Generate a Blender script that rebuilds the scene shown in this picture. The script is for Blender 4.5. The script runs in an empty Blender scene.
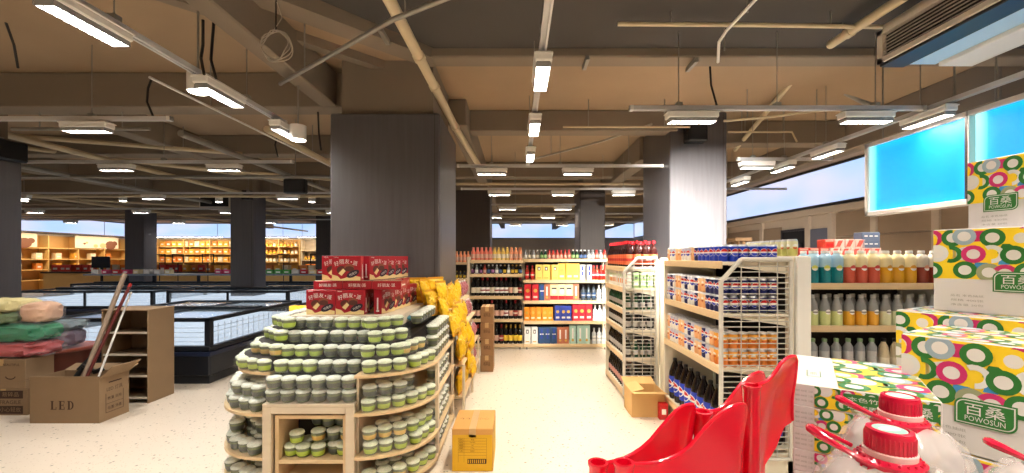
import bpy, math, random
from mathutils import Vector, Matrix
random.seed(7)
C = bpy.context.scene.collection
PI = math.pi
F, EZ, CX, CY = 430.0, 1.5, 516.0, 258.0          # focal length in pixels, eye height, vanishing point

def W(px, py, d):
    """the point seen at pixel px, py at distance d"""
    return Vector(((px - CX) * d / F, d, EZ - (py - CY) * d / F))

# ------------------------------------------------------------------ materials
def lin(c):
    def g(u):
        u /= 255.0
        return u / 12.92 if u <= 0.04045 else ((u + 0.055) / 1.055) ** 2.4
    return (g(c[0]), g(c[1]), g(c[2]), 1.0)

_M = {}
def mat(name, rgb, rough=0.5, metal=0.0, noise=0.0, scale=6.0, stretch=(1, 1, 1), bump=0.0, coat=0.0, spec=0.5,
        rgb2=None, detail=4.0):
    if name in _M: return _M[name]
    m = bpy.data.materials.new(name); m.use_nodes = True
    nt = m.node_tree; b = nt.nodes['Principled BSDF']
    b.inputs['Base Color'].default_value = lin(rgb)
    b.inputs['Roughness'].default_value = rough
    b.inputs['Metallic'].default_value = metal
    b.inputs['Coat Weight'].default_value = coat
    b.inputs['Specular IOR Level'].default_value = spec
    if noise or rgb2:
        tc = nt.nodes.new('ShaderNodeTexCoord'); mp = nt.nodes.new('ShaderNodeMapping')
        mp.inputs['Scale'].default_value = stretch
        nz = nt.nodes.new('ShaderNodeTexNoise'); nz.inputs['Scale'].default_value = scale
        nz.inputs['Detail'].default_value = detail
        mx = nt.nodes.new('ShaderNodeMix'); mx.data_type = 'RGBA'
        c = lin(rgb)
        if rgb2: c2 = lin(rgb2)
        else: c2 = tuple(min(1, x * (1 + noise)) for x in c[:3]) + (1,); c = tuple(x * (1 - noise) for x in c[:3]) + (1,)
        mx.inputs[6].default_value = c; mx.inputs[7].default_value = c2
        nt.links.new(tc.outputs['Object'], mp.inputs[0]); nt.links.new(mp.outputs[0], nz.inputs['Vector'])
        nt.links.new(nz.outputs[0], mx.inputs[0]); nt.links.new(mx.outputs[2], b.inputs['Base Color'])
        if bump:
            bp = nt.nodes.new('ShaderNodeBump'); bp.inputs['Strength'].default_value = bump; bp.inputs['Distance'].default_value = 0.01
            nt.links.new(nz.outputs[0], bp.inputs['Height']); nt.links.new(bp.outputs[0], b.inputs['Normal'])
    _M[name] = m
    return m

def emit(name, rgb, strength):
    if name in _M: return _M[name]
    m = bpy.data.materials.new(name); m.use_nodes = True
    b = m.node_tree.nodes['Principled BSDF']
    b.inputs['Base Color'].default_value = (0.02, 0.02, 0.02, 1)
    b.inputs['Emission Color'].default_value = lin(rgb); b.inputs['Emission Strength'].default_value = strength
    _M[name] = m
    return m

def clear(name, rgb, alpha=0.3, rough=0.08):
    """thin clear plastic or glass: mostly see-through, with a sheen"""
    if name in _M: return _M[name]
    m = bpy.data.materials.new(name); m.use_nodes = True
    b = m.node_tree.nodes['Principled BSDF']
    b.inputs['Base Color'].default_value = lin(rgb); b.inputs['Roughness'].default_value = rough
    b.inputs['Alpha'].default_value = alpha
    _M[name] = m
    return m

# setting
def floor_material():
    m = bpy.data.materials.new('white_terrazzo'); m.use_nodes = True; nt = m.node_tree; b = nt.nodes['Principled BSDF']
    tc = nt.nodes.new('ShaderNodeTexCoord')
    v = nt.nodes.new('ShaderNodeTexVoronoi'); v.inputs['Scale'].default_value = 16
    wn = nt.nodes.new('ShaderNodeTexNoise'); wn.inputs['Scale'].default_value = 0.7; wn.inputs['Detail'].default_value = 4
    r = nt.nodes.new('ShaderNodeValToRGB'); r.color_ramp.elements[0].position = 0.10; r.color_ramp.elements[1].position = 0.17
    r.color_ramp.elements[0].color = lin((150, 138, 120)); r.color_ramp.elements[1].color = lin((226, 213, 195))
    v2 = nt.nodes.new('ShaderNodeTexVoronoi'); v2.inputs['Scale'].default_value = 41
    r2 = nt.nodes.new('ShaderNodeValToRGB'); r2.color_ramp.elements[0].position = 0.10; r2.color_ramp.elements[1].position = 0.2
    r2.color_ramp.elements[0].color = lin((206, 196, 180)); r2.color_ramp.elements[1].color = (1, 1, 1, 1)
    mx = nt.nodes.new('ShaderNodeMix'); mx.data_type = 'RGBA'; mx.blend_type = 'MULTIPLY'; mx.inputs[0].default_value = 1
    L = nt.links.new
    L(tc.outputs['Object'], v.inputs['Vector']); L(tc.outputs['Object'], v2.inputs['Vector'])
    L(v.outputs['Distance'], r.inputs[0]); L(v2.outputs['Distance'], r2.inputs[0])
    L(r.outputs[0], mx.inputs[6]); L(r2.outputs[0], mx.inputs[7]); L(mx.outputs[2], b.inputs['Base Color'])
    b.inputs['Roughness'].default_value = 0.32; b.inputs['Specular IOR Level'].default_value = 0.35
    return m
M_floor = floor_material()
M_ceil = mat('bare_concrete', (160, 136, 108), 0.9, noise=0.16, scale=1.3, bump=0.1, detail=8)
M_beam = mat('beam_concrete', (132, 119, 103), 0.9, noise=0.12, scale=2.0, detail=8)
M_wall = mat('beige_plaster', (204, 188, 168), 0.8, noise=0.06, scale=2)
M_clad = mat('grey_cladding', (92, 90, 94), 0.42, rgb2=(74, 71, 72), scale=7, stretch=(4, 4, 0.25), detail=8)
M_clad_d = mat('brown_cladding', (74, 64, 58), 0.5, rgb2=(58, 50, 46), scale=7, stretch=(4, 4, 0.25), detail=8)
M_panelwall = mat('tan_wall_board', (160, 138, 114), 0.6, noise=0.08, scale=3)
M_pipe = mat('cream_pipe', (206, 190, 156), 0.5, noise=0.06, scale=8)
M_galv = mat('galvanised_steel', (150, 146, 136), 0.45, 0.4, noise=0.1, scale=20)
M_rail = mat('track_aluminium', (205, 205, 205), 0.35, 0.2)
M_white = mat('white_enamel', (232, 230, 224), 0.35)
M_black = mat('black_plastic', (18, 18, 19), 0.4)
M_blackm = mat('black_metal_frame', (24, 27, 33), 0.35)
M_cable = mat('black_cable', (20, 18, 17), 0.6)
M_cablew = mat('pale_cable', (170, 160, 145), 0.6)
M_lamp = emit('lamp_lens', (255, 246, 230), 14)
M_wood = mat('pale_shelf_wood', (226, 200, 158), 0.45, rgb2=(210, 180, 136), scale=5, stretch=(1, 8, 8))
M_woodw = mat('whitewood_board', (222, 208, 184), 0.5, rgb2=(206, 190, 164), scale=5, stretch=(1, 1, 6))
M_cream = mat('cream_steel', (232, 224, 204), 0.4)
M_backp = mat('dark_back_panel', (40, 34, 32), 0.6)
M_wire = mat('white_wire', (186, 182, 174), 0.35)
M_card = mat('brown_cardboard', (146, 120, 90), 0.8, noise=0.06, scale=9)
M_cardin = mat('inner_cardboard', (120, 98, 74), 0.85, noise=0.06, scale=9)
M_ink = mat('brown_ink', (66, 42, 28), 0.8)
M_ink2 = mat('grey_ink', (150, 148, 140), 0.7)

# ------------------------------------------------------------------ mesh builder
_txt = {}
def text_mesh(body):
    """letters of a string as (verts, faces), one unit high capitals"""
    if body not in _txt:
        cu = bpy.data.curves.new('t', 'FONT'); cu.body = body; cu.resolution_u = 2; cu.align_x = 'CENTER'; cu.align_y = 'CENTER'
        o = bpy.data.objects.new('t', cu); C.objects.link(o)
        dg = bpy.context.evaluated_depsgraph_get(); dg.update()
        me = bpy.data.meshes.new_from_object(o.evaluated_get(dg))
        _txt[body] = ([v.co.copy() for v in me.vertices], [tuple(p.vertices) for p in me.polygons])
        bpy.data.objects.remove(o); bpy.data.curves.remove(cu); bpy.data.meshes.remove(me)
    return _txt[body]

class MB:
    def __init__(s, m=None):
        s.v = []; s.f = []; s.mi = []; s.sm = []; s.mats = []; s.cur = 0; s.T = None
        if m: s.m(m)
    def m(s, mm):
        if mm not in s.mats: s.mats.append(mm)
        s.cur = s.mats.index(mm); return s
    def add(s, vs, fs, smooth=False):
        n = len(s.v)
        for v in vs:
            v = Vector(v); s.v.append(s.T @ v if s.T else v)
        for f in fs:
            s.f.append(tuple(n + i for i in f)); s.mi.append(s.cur); s.sm.append(smooth)
        return s
    def box(s, a, b, ch=0.0):
        x0, x1 = sorted((a[0], b[0])); y0, y1 = sorted((a[1], b[1])); z0, z1 = sorted((a[2], b[2]))
        ch = min(ch, (x1 - x0) / 2.01, (y1 - y0) / 2.01, (z1 - z0) / 2.01)
        if ch <= 0:
            vs = [(x, y, z) for z in (z0, z1) for y in (y0, y1) for x in (x0, x1)]
            return s.add(vs, [(0, 2, 3, 1), (4, 5, 7, 6), (0, 1, 5, 4), (2, 6, 7, 3), (0, 4, 6, 2), (1, 3, 7, 5)])
        X, Y, Z = (x0, x1), (y0, y1), (z0, z1); vs = []; idx = {}
        for i in (0, 1):
            for j in (0, 1):
                for k in (0, 1):
                    sx, sy, sz = (1, -1)[i] * ch, (1, -1)[j] * ch, (1, -1)[k] * ch
                    for ax in range(3):
                        p = [X[i] + sx, Y[j] + sy, Z[k] + sz]; p[ax] = (X[i], Y[j], Z[k])[ax]
                        idx[i, j, k, ax] = len(vs); vs.append(p)
        fs = []
        for ax in range(3):
            o = [a_ for a_ in range(3) if a_ != ax]
            for e in (0, 1):
                q = []
                for (p_, r_) in ((0, 0), (1, 0), (1, 1), (0, 1)):
                    t = [0, 0, 0]; t[ax] = e; t[o[0]] = p_; t[o[1]] = r_; q.append(idx[t[0], t[1], t[2], ax])
                fs.append(tuple(q))
            for (p_, r_) in ((0, 0), (0, 1), (1, 0), (1, 1)):      # edges along ax
                q = []
                for e in (0, 1):
                    t = [0, 0, 0]; t[ax] = e; t[o[0]] = p_; t[o[1]] = r_
                    pr = [idx[t[0], t[1], t[2], o[0]], idx[t[0], t[1], t[2], o[1]]]
                    q += pr if e == 0 else pr[::-1]
                fs.append(tuple(q))
        for i in (0, 1):
            for j in (0, 1):
                for k in (0, 1): fs.append(tuple(idx[i, j, k, a_] for a_ in range(3)))
        return s.add(vs, fs)
    def cyl(s, p0, p1, r0, r1=None, n=12, caps=True):
        p0, p1 = Vector(p0), Vector(p1); r1 = r0 if r1 is None else r1
        d = (p1 - p0).normalized(); a = d.orthogonal().normalized(); b = d.cross(a)
        vs = []
        for p, r in ((p0, r0), (p1, r1)):
            for i in range(n):
                t = 2 * PI * i / n; vs.append(p + (a * math.cos(t) + b * math.sin(t)) * r)
        s.add(vs, [(i, (i + 1) % n, n + (i + 1) % n, n + i) for i in range(n)], True)
        if caps: s.add(vs, [tuple(range(n))[::-1], tuple(range(n, 2 * n))])
        return s
    def tube(s, path, r, n=8, closed=False, rs=None):
        P = [Vector(p) for p in path]; N = len(P); vs = []
        up = None
        for i in range(N):
            if closed: t = (P[(i + 1) % N] - P[i - 1]).normalized()
            else: t = (P[min(i + 1, N - 1)] - P[max(i - 1, 0)]).normalized()
            if up is None: up = t.orthogonal().normalized()
            a = (up - t * up.dot(t)); a = a.normalized() if a.length > 1e-6 else t.orthogonal().normalized()
            up = a; b = t.cross(a); rr = rs[i] if rs else r
            for k in range(n):
                q = 2 * PI * k / n; vs.append(P[i] + (a * math.cos(q) + b * math.sin(q)) * rr)
        fs = []
        for i in range(N if closed else N - 1):
            j = (i + 1) % N
            for k in range(n): fs.append((i * n + k, i * n + (k + 1) % n, j * n + (k + 1) % n, j * n + k))
        s.add(vs, fs, True)
        if not closed: s.add(vs, [tuple(range(n))[::-1], tuple(range((N - 1) * n, N * n))])
        return s
    def lathe(s, prof, n=14, c=(0, 0, 0), sq=None):
        """profile of (radius, z) turned about z; sq squares the section a little"""
        vs = []
        for r, z in prof:
            for i in range(n):
                t = 2 * PI * i / n; k = 1.0
                if sq: k = 1 / max(abs(math.cos(t)), abs(math.sin(t))) ** sq
                vs.append((c[0] + r * k * math.cos(t), c[1] + r * k * math.sin(t), c[2] + z))
        fs = []
        for j in range(len(prof) - 1):
            for i in range(n): fs.append((j * n + i, j * n + (i + 1) % n, (j + 1) * n + (i + 1) % n, (j + 1) * n + i))
        s.add(vs, fs, True)
        if prof[0][0] > 1e-4: s.add(vs[:n], [tuple(range(n))[::-1]])
        if prof[-1][0] > 1e-4: s.add(vs[-n:], [tuple(range(n))])
        return s
    def prism(s, poly, z0, z1, ax='z'):
        """polygon extruded along an axis: ax z -> (x,y), y -> (x,z), x -> (y,z)"""
        def P(u, v, w): return {'z': (u, v, w), 'y': (u, w, v), 'x': (w, u, v)}[ax]
        n = len(poly); vs = [P(u, v, z0) for u, v in poly] + [P(u, v, z1) for u, v in poly]
        return s.add(vs, [tuple(range(n))[::-1], tuple(range(n, 2 * n))] + [(i, (i + 1) % n, n + (i + 1) % n, n + i) for i in range(n)])
    def sheet(s, rows, th, nrm=None):
        """a grid of points given thickness th"""
        R = len(rows); K = len(rows[0]); G = [[Vector(p) for p in r] for r in rows]; top = []; bot = []
        for i in range(R):
            for j in range(K):
                du = G[i][min(j + 1, K - 1)] - G[i][max(j - 1, 0)]; dv = G[min(i + 1, R - 1)][j] - G[max(i - 1, 0)][j]
                nn = du.cross(dv); nn = nn.normalized() if nn.length > 1e-9 else Vector((0, 1, 0))
                top.append(G[i][j] + nn * th / 2); bot.append(G[i][j] - nn * th / 2)
        q = R * K; fs = []
        for i in range(R - 1):
            for j in range(K - 1):
                a, b, c, d = i * K + j, i * K + j + 1, (i + 1) * K + j + 1, (i + 1) * K + j
                fs.append((a, b, c, d)); fs.append((q + d, q + c, q + b, q + a))
        ring = [j for j in range(K)] + [i * K + K - 1 for i in range(1, R)] + [(R - 1) * K + j for j in range(K - 2, -1, -1)] + [i * K for i in range(R - 2, 0, -1)]
        for a, b in zip(ring, ring[1:] + ring[:1]): fs.append((b, a, q + a, q + b))
        return s.add(top + bot, fs, True)
    def letters(s, body, origin, ux, uy, h, wmax=None, lift=0.0):
        """flat lettering centred at origin; ux runs along the line, uy up"""
        vs, fs = text_mesh(body)
        if not vs: return s
        ux, uy, o = Vector(ux).normalized(), Vector(uy).normalized(), Vector(origin); nn = ux.cross(uy)
        x0 = min(v.x for v in vs); x1 = max(v.x for v in vs); y0 = min(v.y for v in vs); y1 = max(v.y for v in vs)
        k = h / max(1e-6, y1 - y0); kx = k
        if wmax: kx = wmax / (x1 - x0)
        cx, cy = (x0 + x1) / 2, (y0 + y1) / 2
        return s.add([o + ux * ((v.x - cx) * kx) + uy * ((v.y - cy) * k) + nn * lift for v in vs], fs)
    def flat(s, pts, origin, ux, uy, lift=0.0):
        """flat polygon in a plane"""
        ux, uy, o = Vector(ux).normalized(), Vector(uy).normalized(), Vector(origin); nn = ux.cross(uy)
        return s.add([o + ux * a + uy * b + nn * lift for a, b in pts], [tuple(range(len(pts)))])
    def mesh(s, name):
        me = bpy.data.meshes.new(name)
        me.from_pydata([tuple(v) for v in s.v], [], s.f)
        for mm in s.mats: me.materials.append(mm)
        me.polygons.foreach_set('material_index', s.mi); me.polygons.foreach_set('use_smooth', s.sm)
        me.update()
        if any(s.sm): me.set_sharp_from_angle(angle=math.radians(38))
        return me
    def build(s, name, parent=None, loc=(0, 0, 0), rot=None, world=False):
        """one mesh object; world: the points are world points, moved to the parent's frame"""
        loc = Vector(loc)
        if world:
            if parent:
                off = Vector(); p = parent
                while p: off += p.location; p = p.parent
            else: off = loc
            s.v = [v - off for v in s.v]
        o = bpy.data.objects.new(name, s.mesh(name)); C.objects.link(o)
        if parent: o.parent = parent
        if not (world and parent): o.location = loc
        if rot is not None: o.rotation_euler = rot if hasattr(rot, '__len__') else (0, 0, rot)
        return o

def rrect(w, h, r, n=4, cx=0, cy=0):
    p = []
    for k, (sx, sy) in enumerate(((1, 1), (-1, 1), (-1, -1), (1, -1))):
        for i in range(n + 1):
            t = PI / 2 * (k + i / n); p.append((cx + sx * (w / 2 - r) + r * math.cos(t), cy + sy * (h / 2 - r) + r * math.sin(t)))
    return p
def disc(rx, ry=None, n=16, cx=0, cy=0):
    ry = ry or rx
    return [(cx + rx * math.cos(2 * PI * i / n), cy + ry * math.sin(2 * PI * i / n)) for i in range(n)]

# ------------------------------------------------------------------ things
def tag(o, label, cat, group=None, kind=None):
    o['label'] = label; o['category'] = cat
    if group: o['group'] = group
    if kind: o['kind'] = kind
    return o
def thing(name, label, cat, loc=(0, 0, 0), rot=0, group=None):
    o = bpy.data.objects.new(name, None); o.empty_display_size = 0.05; C.objects.link(o)
    o.location = loc; o.rotation_euler = rot if hasattr(rot, '__len__') else (0, 0, rot)
    return tag(o, label, cat, group)
def struct(o, label=None):
    o['kind'] = 'structure'
    if label: o['label'] = label
    return o
def kids(o): return [c for c in bpy.data.objects if c.parent == o]
class Proto:
    """one of a kind; the first use moves it, later uses copy it with its parts and their sub-parts"""
    def __init__(s, root):
        s.root = root; s.fresh = True
        s.tree = [(c, kids(c)) for c in kids(root)]
    def put(s, loc, rot=0, label=None, group=None):
        if s.fresh: r = s.root; s.fresh = False
        else:
            r = s.root.copy(); C.objects.link(r)
            for ch, sub in s.tree:
                c = ch.copy(); C.objects.link(c); c.parent = r
                for g in sub:
                    d = g.copy(); C.objects.link(d); d.parent = c
        r.location = loc; r.rotation_euler = rot if hasattr(rot, '__len__') else (0, 0, rot)
        if label: r['label'] = label
        if group: r['group'] = group
        return r
ORD = ('first second third fourth fifth sixth seventh eighth ninth tenth eleventh twelfth thirteenth fourteenth fifteenth sixteenth '
       'seventeenth eighteenth nineteenth twentieth twenty-first twenty-second twenty-third twenty-fourth twenty-fifth twenty-sixth '
       'twenty-seventh twenty-eighth twenty-ninth thirtieth').split()
# ================================================================== THE ROOM
ZC = 3.42; XL, XR, YB, YR = -21.3, 6.5, 23.5, -4.0
struct(MB(M_floor).box((XL - .2, YR - .2, -.1), (XR + .2, YB + .2, 0)).build('floor'), 'white speckled terrazzo floor')
struct(MB(M_ceil).box((XL - .2, YR - .2, ZC), (XR + .2, YB + .2, ZC + .15)).build('ceiling'), 'bare brown concrete ceiling')
struct(MB(M_wall).box((XR, YR, 0), (XR + .2, YB, ZC)).build('wall_right'))
struct(MB(M_wall).box((XL, YB, 0), (XR, YB + .2, ZC)).build('wall_back'))
struct(MB(M_wall).box((XL - .2, YR, 0), (XL, YB, ZC)).build('wall_left'))
struct(MB(M_wall).box((XL, YR - .2, 0), (XR, YR, ZC)).build('wall_front'))

# lit bands high on the walls
def band_material():
    m = bpy.data.materials.new('backlit_sky_film'); m.use_nodes = True; nt = m.node_tree; b = nt.nodes['Principled BSDF']
    tc = nt.nodes.new('ShaderNodeTexCoord'); nz = nt.nodes.new('ShaderNodeTexNoise'); nz.inputs['Scale'].default_value = 0.35
    mp = nt.nodes.new('ShaderNodeMapping'); mp.inputs['Scale'].default_value = (1, 1, 2.5)
    r = nt.nodes.new('ShaderNodeValToRGB'); r.color_ramp.elements[0].position = .35; r.color_ramp.elements[1].position = .65
    r.color_ramp.elements[0].color = lin((196, 198, 226)); r.color_ramp.elements[1].color = lin((158, 190, 238))
    L = nt.links.new; L(tc.outputs['Object'], mp.inputs[0]); L(mp.outputs[0], nz.inputs['Vector']); L(nz.outputs[0], r.inputs[0])
    L(r.outputs[0], b.inputs['Emission Color']); b.inputs['Emission Strength'].default_value = .70
    b.inputs['Base Color'].default_value = (.1, .1, .12, 1); b.inputs['Roughness'].default_value = .5
    return m
M_band = band_material()
M_trimd = mat('dark_metal_trim', (52, 46, 46), 0.4)
def band(name_label, a, b, axis):
    """backlit band between points a and b (x,y), z 2.63..3.36, 0.08 deep"""
    t = thing('backlit_band', name_label, 'light box', (a[0], a[1], 2.6))
    p = MB(M_band); q = MB(M_trimd)
    if axis == 'y':
        s = -1 if a[0] > 0 else 1
        p.box((a[0], a[1], 2.63), (a[0] + s * .08, b[1], 3.36)); q.box((a[0], a[1], 2.59), (a[0] + s * .1, b[1], 2.63)); q.box((a[0], a[1], 3.36), (a[0] + s * .1, b[1], 3.4))
    else:
        p.box((a[0], a[1] - .08, 2.6), (b[0], a[1], 3.36)); q.box((a[0], a[1] - .1, 2.56), (b[0], a[1], 2.6)); q.box((a[0], a[1] - .1, 3.36), (b[0], a[1], 3.4))
    p.build('lit_film', t, world=True); q.build('frame', t, world=True)
band('long pale blue backlit band high on the right wall', (XR, 3.0), (XR, 23.3), 'y')
band('pale blue backlit band across the far wall behind the wine shelves', (-2.6, YB), (XR - .1, YB), 'x')
band('pale blue backlit band above the white shelves at the far left', (XL + .1, YB), (-2.7, YB), 'x')
band('pale blue backlit band on the left wall above the bread shelves', (XL, 6.0), (XL, 23.3), 'y')

# right wall: boards, posts, two openings
for i, (y0, y1, z0, z1) in enumerate(((10.5, 14.0, .0, 2.25), (3.5, 8.7, .0, 2.4), (14.1, 23.0, 0, 2.3))):
    mb = MB(M_panelwall)
    n = 5
    for k in range(n):
        h = (z1 - z0) / n; mb.box((XR - .03, y0, z0 + k * h + .012), (XR, y1, z0 + (k + 1) * h), .006)
    struct(mb.build('trim_%d' % (i + 1)))
k = 4
for y in (8.82, 9.52, 11.3, 7.75, 6.6, 13.2):
    struct(MB(M_wall).box((XR - .07, y - .06, 0), (XR, y + .06, 2.45)).build('trim_%d' % k)); k += 1
struct(MB(M_wall).box((XR - .12, 3.2, 2.42), (XR, 23.2, 2.56), .01).build('trim_%d' % k))
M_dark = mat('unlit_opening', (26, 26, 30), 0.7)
M_bluedoor = mat('blue_grey_door', (104, 108, 124), 0.5, noise=.05)
d = struct(MB(M_dark).box((XR - .02, 9.62, 0), (XR - .005, 10.42, 2.12)).build('door_1'))  # flat dark sheet, its colour standing for the shade inside the doorway
struct(MB(M_trimd).box((XR - .05, 10.42, 0), (XR, 10.48, 2.16)).box((XR - .05, 9.6, 2.12), (XR, 10.48, 2.17)).build('door_frame', d))
d = struct(MB(M_bluedoor).box((XR - .04, 8.9, 0), (XR, 9.45, 2.13), .01).build('door_2'))
struct(MB(M_galv).cyl((XR - .06, 8.98, .95), (XR - .06, 8.98, 1.12), .014).box((XR - .065, 8.97, .96), (XR - .035, 8.99, .98)).box((XR - .065, 8.97, 1.09), (XR - .035, 8.99, 1.11)).build('door_handle', d))
t = thing('wall_screen', 'small pale blue lit screen inside the dark doorway on the right wall', 'screen', (XR - .12, 10.0, 1.45))
M_scr = emit('pale_blue_screen', (150, 185, 215), .5)
MB(M_black).box((XR - .1, 9.72, 1.5), (XR - .03, 10.24, 1.86), .01).build('case', t, world=True)
MB(M_scr).box((XR - .112, 9.75, 1.53), (XR - .1, 10.21, 1.83)).build('display', t, world=True)

# ------------------------------------------------------------------ columns
def column(x0, x1, y0, y1, zclad, cm=M_clad, core=.08, label=None, extra=True):
    mb = MB(cm).box((x0, y0, .1), (x1, y1, zclad), .012)
    o = struct(mb.build('column', None, (0, 0, 0)), label)
    struct(MB(M_trimd).box((x0 + .01, y0 + .01, 0), (x1 - .01, y1 - .01, .1)).build('column_plinth', o))
    if zclad < ZC - .02:
        struct(MB(M_beam).box((x0 + core, y0 + core, zclad), (x1 - core, y1 - core, ZC)).build('column_core', o))
    # seams between the cladding boards
    sm = MB(M_trimd)
    for k in (1,):
        x = x1 - .05; sm.box((x - .003, y0 - .002, .1), (x + .003, y0 + .01, zclad - .01))
    sm.box((x1 - .01, y0 + .05, .1), (x1 + .002, y0 + .056, zclad - .01))
    struct(sm.build('cladding_seam', o))
    return o
column(-1.773, -.725, 4.1, 5.19, 2.88, label='wide grey clad column behind the jelly display')
column(2.006, 2.748, 5.6, 6.79, ZC - .02, label='pale lit grey column behind the cola shelves')
column(-7.0, -5.97, 4.25, 5.2, 2.86, label='grey column at the left edge')
column(-1.5, -.574, 9.5, 10.4, 3.0, M_clad_d)
column(1.414, 1.97, 9.5, 10.4, 3.0, M_clad_d)
column(-6.78, -6.22, 10.2, 10.7, 3.0)
column(-12.2, -11.6, 13.4, 13.9, 3.0)
column(-6.8, -6.15, 14.6, 15.2, 3.0, M_clad_d)
column(3.62, 4.0, 8.2, 8.6, ZC - .02, M_backp)
# timber trestle leaning beside the dark column
t = thing('trestle', 'rough timber trestle standing beside the dark column', 'trestle', (4.0, 7.85, 0))
M_rough = mat('rough_timber', (150, 118, 84), .8, noise=.1)
for sx in (-1, 1):
    for sy in (-1, 1):
        MB(M_rough).cyl((4.0 + sx * .3, 7.85 + sy * .25, 0), (4.0 + sx * .05, 7.85 + sy * .2, 1.8), .028, .026, 6).build('leg', t, world=True)
MB(M_rough).box((3.85, 7.55, 1.8), (4.15, 8.12, 1.86), .006).build('top_board', t, world=True)
MB(M_rough).cyl((3.78, 7.61, .75), (4.22, 7.61, .75), .02, n=6).cyl((3.75, 7.62, .5), (4.1, 7.64, 1.5), .02, n=6).cyl((4.25, 7.62, .5), (3.9, 7.64, 1.5), .02, n=6).build('brace', t, world=True)

# dark grey bay of the ceiling ahead of the front beam
struct(MB(mat('dark_ceiling_grey', (74, 70, 66), .9, noise=.12, scale=1.5)).prism([(-.74, 3.876), (-1.95, 2.62), (-1.2, 1.2), (-1.2, YR), (XR, YR), (XR, 3.876)], ZC - .03, ZC, 'z').build('ceiling'), 'dark grey bay of the ceiling ahead of the front beam')
# ------------------------------------------------------------------ beams
def beam(x0, x1, y0, y1, zb):
    struct(MB(M_beam).box((x0, y0, zb), (x1, y1, ZC), .012).build('beam'))
beam(XL, -1.66, 4.44, 4.69, 3.06)
beam(-.77, XR, 3.876, 4.08, 3.312)
struct(MB(M_beam).prism([(-.77, 3.876), (-.77, 4.08), (-.86, 4.08), (-2.2, 2.78), (-2.04, 2.64)], 3.312, ZC, 'z').build('beam'))
struct(MB(M_beam).prism([(-1.15, 4.3), (-1.3, 4.3), (-2.75, 2.9), (-2.6, 2.9)], 3.34, ZC, 'z').build('beam'))
beam(-.8, 2.1, 5.58, 5.81, 3.148)
beam(2.75, 4.6, 6.0, 6.25, 3.1)
beam(XL, -1.7, 6.71, 6.97, 3.12)
beam(-2.02, -1.85, YR, 4.44, 3.06)                    # along the room
beam(-.82, -.6, 5.19, YB, 3.1)
beam(1.95, 2.2, 6.79, YB, 3.05)
beam(4.6, 4.85, 4.08, YB, 3.0)
beam(-5.2, -4.95, 4.69, YB, 3.1)
beam(-9.2, -8.95, 4.69, YB, 3.1)
beam(-13.5, -13.2, 4.69, YB, 3.1)
for y in (8.6, 10.6, 13.0, 15.6, 18.4):
    beam(XL, 4.6, y, y + .26, 3.12)

# ------------------------------------------------------------------ pipes, conduits
def pipe(path, r, label, m=None, cat='pipe', name='pipe', collars=(), n=10):
    m = m or M_pipe; P = [Vector(p) for p in path]
    t = thing(name, label, cat, P[0])
    MB(m).tube(P, r, n).build('run', t, world=True)
    for f in collars:
        L = sum((b - a).length for a, b in zip(P, P[1:])) * f
        for a, b in zip(P, P[1:]):
            if L <= (b - a).length:
                q = a + (b - a).normalized() * L; u = (b - a).normalized()
                MB(m).cyl(q - u * .03, q + u * .03, r * 1.18, n=n).build('collar', t, world=True); break
            L -= (b - a).length
    # clamp rods up to the ceiling
    for f in (.2, .8):
        q = P[0].lerp(P[-1], f)
        if q.z < ZC - .05: MB(M_galv).cyl((q.x, q.y, q.z + r * .5), (q.x, q.y, ZC), .006, n=6).build('hanger', t, world=True)
    return t
pipe([(-.81, .5, 3.16), (-.81, 2.67, 3.15), (-.73, 5.3, 3.08), (-.6, 7.6, 3.04)], .043, 'thick cream pipe running overhead past the wide grey column', collars=(.42, .5, .66))
pipe([W(452, -4, 2.5), W(392, 20, 2.62), W(280, 84, 3.75)], .016, 'thin grey conduit slanting above the wide grey column', M_galv, 'conduit', 'conduit')
pipe([W(618, 24, 3.3), W(760, 25, 3.3), W(884, 27, 3.3)], .016, 'thin pale conduit running across the ceiling ahead of the lit column', M_pipe, 'conduit', 'conduit')
pipe([W(830, 45, 3.6), W(905, -4, 2.9)], .035, 'cream pipe sloping up beside the air conditioner', collars=(.3,))
pipe([W(718, 62, 3.7), W(719, 42, 3.4), W(727, 30, 3.2), W(757, -2, 2.9)], .012, 'bent white conduit crossing the thin conduit ahead of the lit column', M_white, 'conduit', 'conduit')
pipe([W(735, 150, 6.3), W(800, 72, 4.6)], .03, 'cream pipe rising to the right beyond the lit column', collars=(.5,))
pipe([W(805, 70, 4.6), W(885, 112, 5.6)], .045, 'grey cream pipe sloping down behind the hanging track', M_galv)
pipe([W(455, 184, 8.0), W(640, 184, 8.0)], .025, 'pale conduit crossing between the wide column and the lit column', M_pipe, 'conduit', 'conduit')
pipe([W(563, 127, 5.2), W(690, 127, 5.2)], .012, 'short pale conduit hung beside the lit column', M_pipe, 'conduit', 'conduit')
pipe([W(530, 160, 6.6), W(600, 142, 6.0), W(652, 124, 5.5)], .014, 'sagging cable duct rising toward the lit column', M_cablew, 'conduit', 'conduit')
pipe([W(724, 121, 4.9), W(770, 117, 4.9), W(840, 108, 4.9)], .014, 'pale conduit behind the lamp track right of the lit column', M_pipe, 'conduit', 'conduit')
pipe([W(728, 132, 5.4), W(792, 132, 5.4), W(797, 142, 5.4)], .012, 'pale conduit with a bent end above the right wall band', M_pipe, 'conduit', 'conduit')
pipe([W(12, 129, 4.6), W(150, 129, 4.6)], .018, 'grey pipe hung under the left beam behind a lamp track', M_galv, 'pipe')
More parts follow.
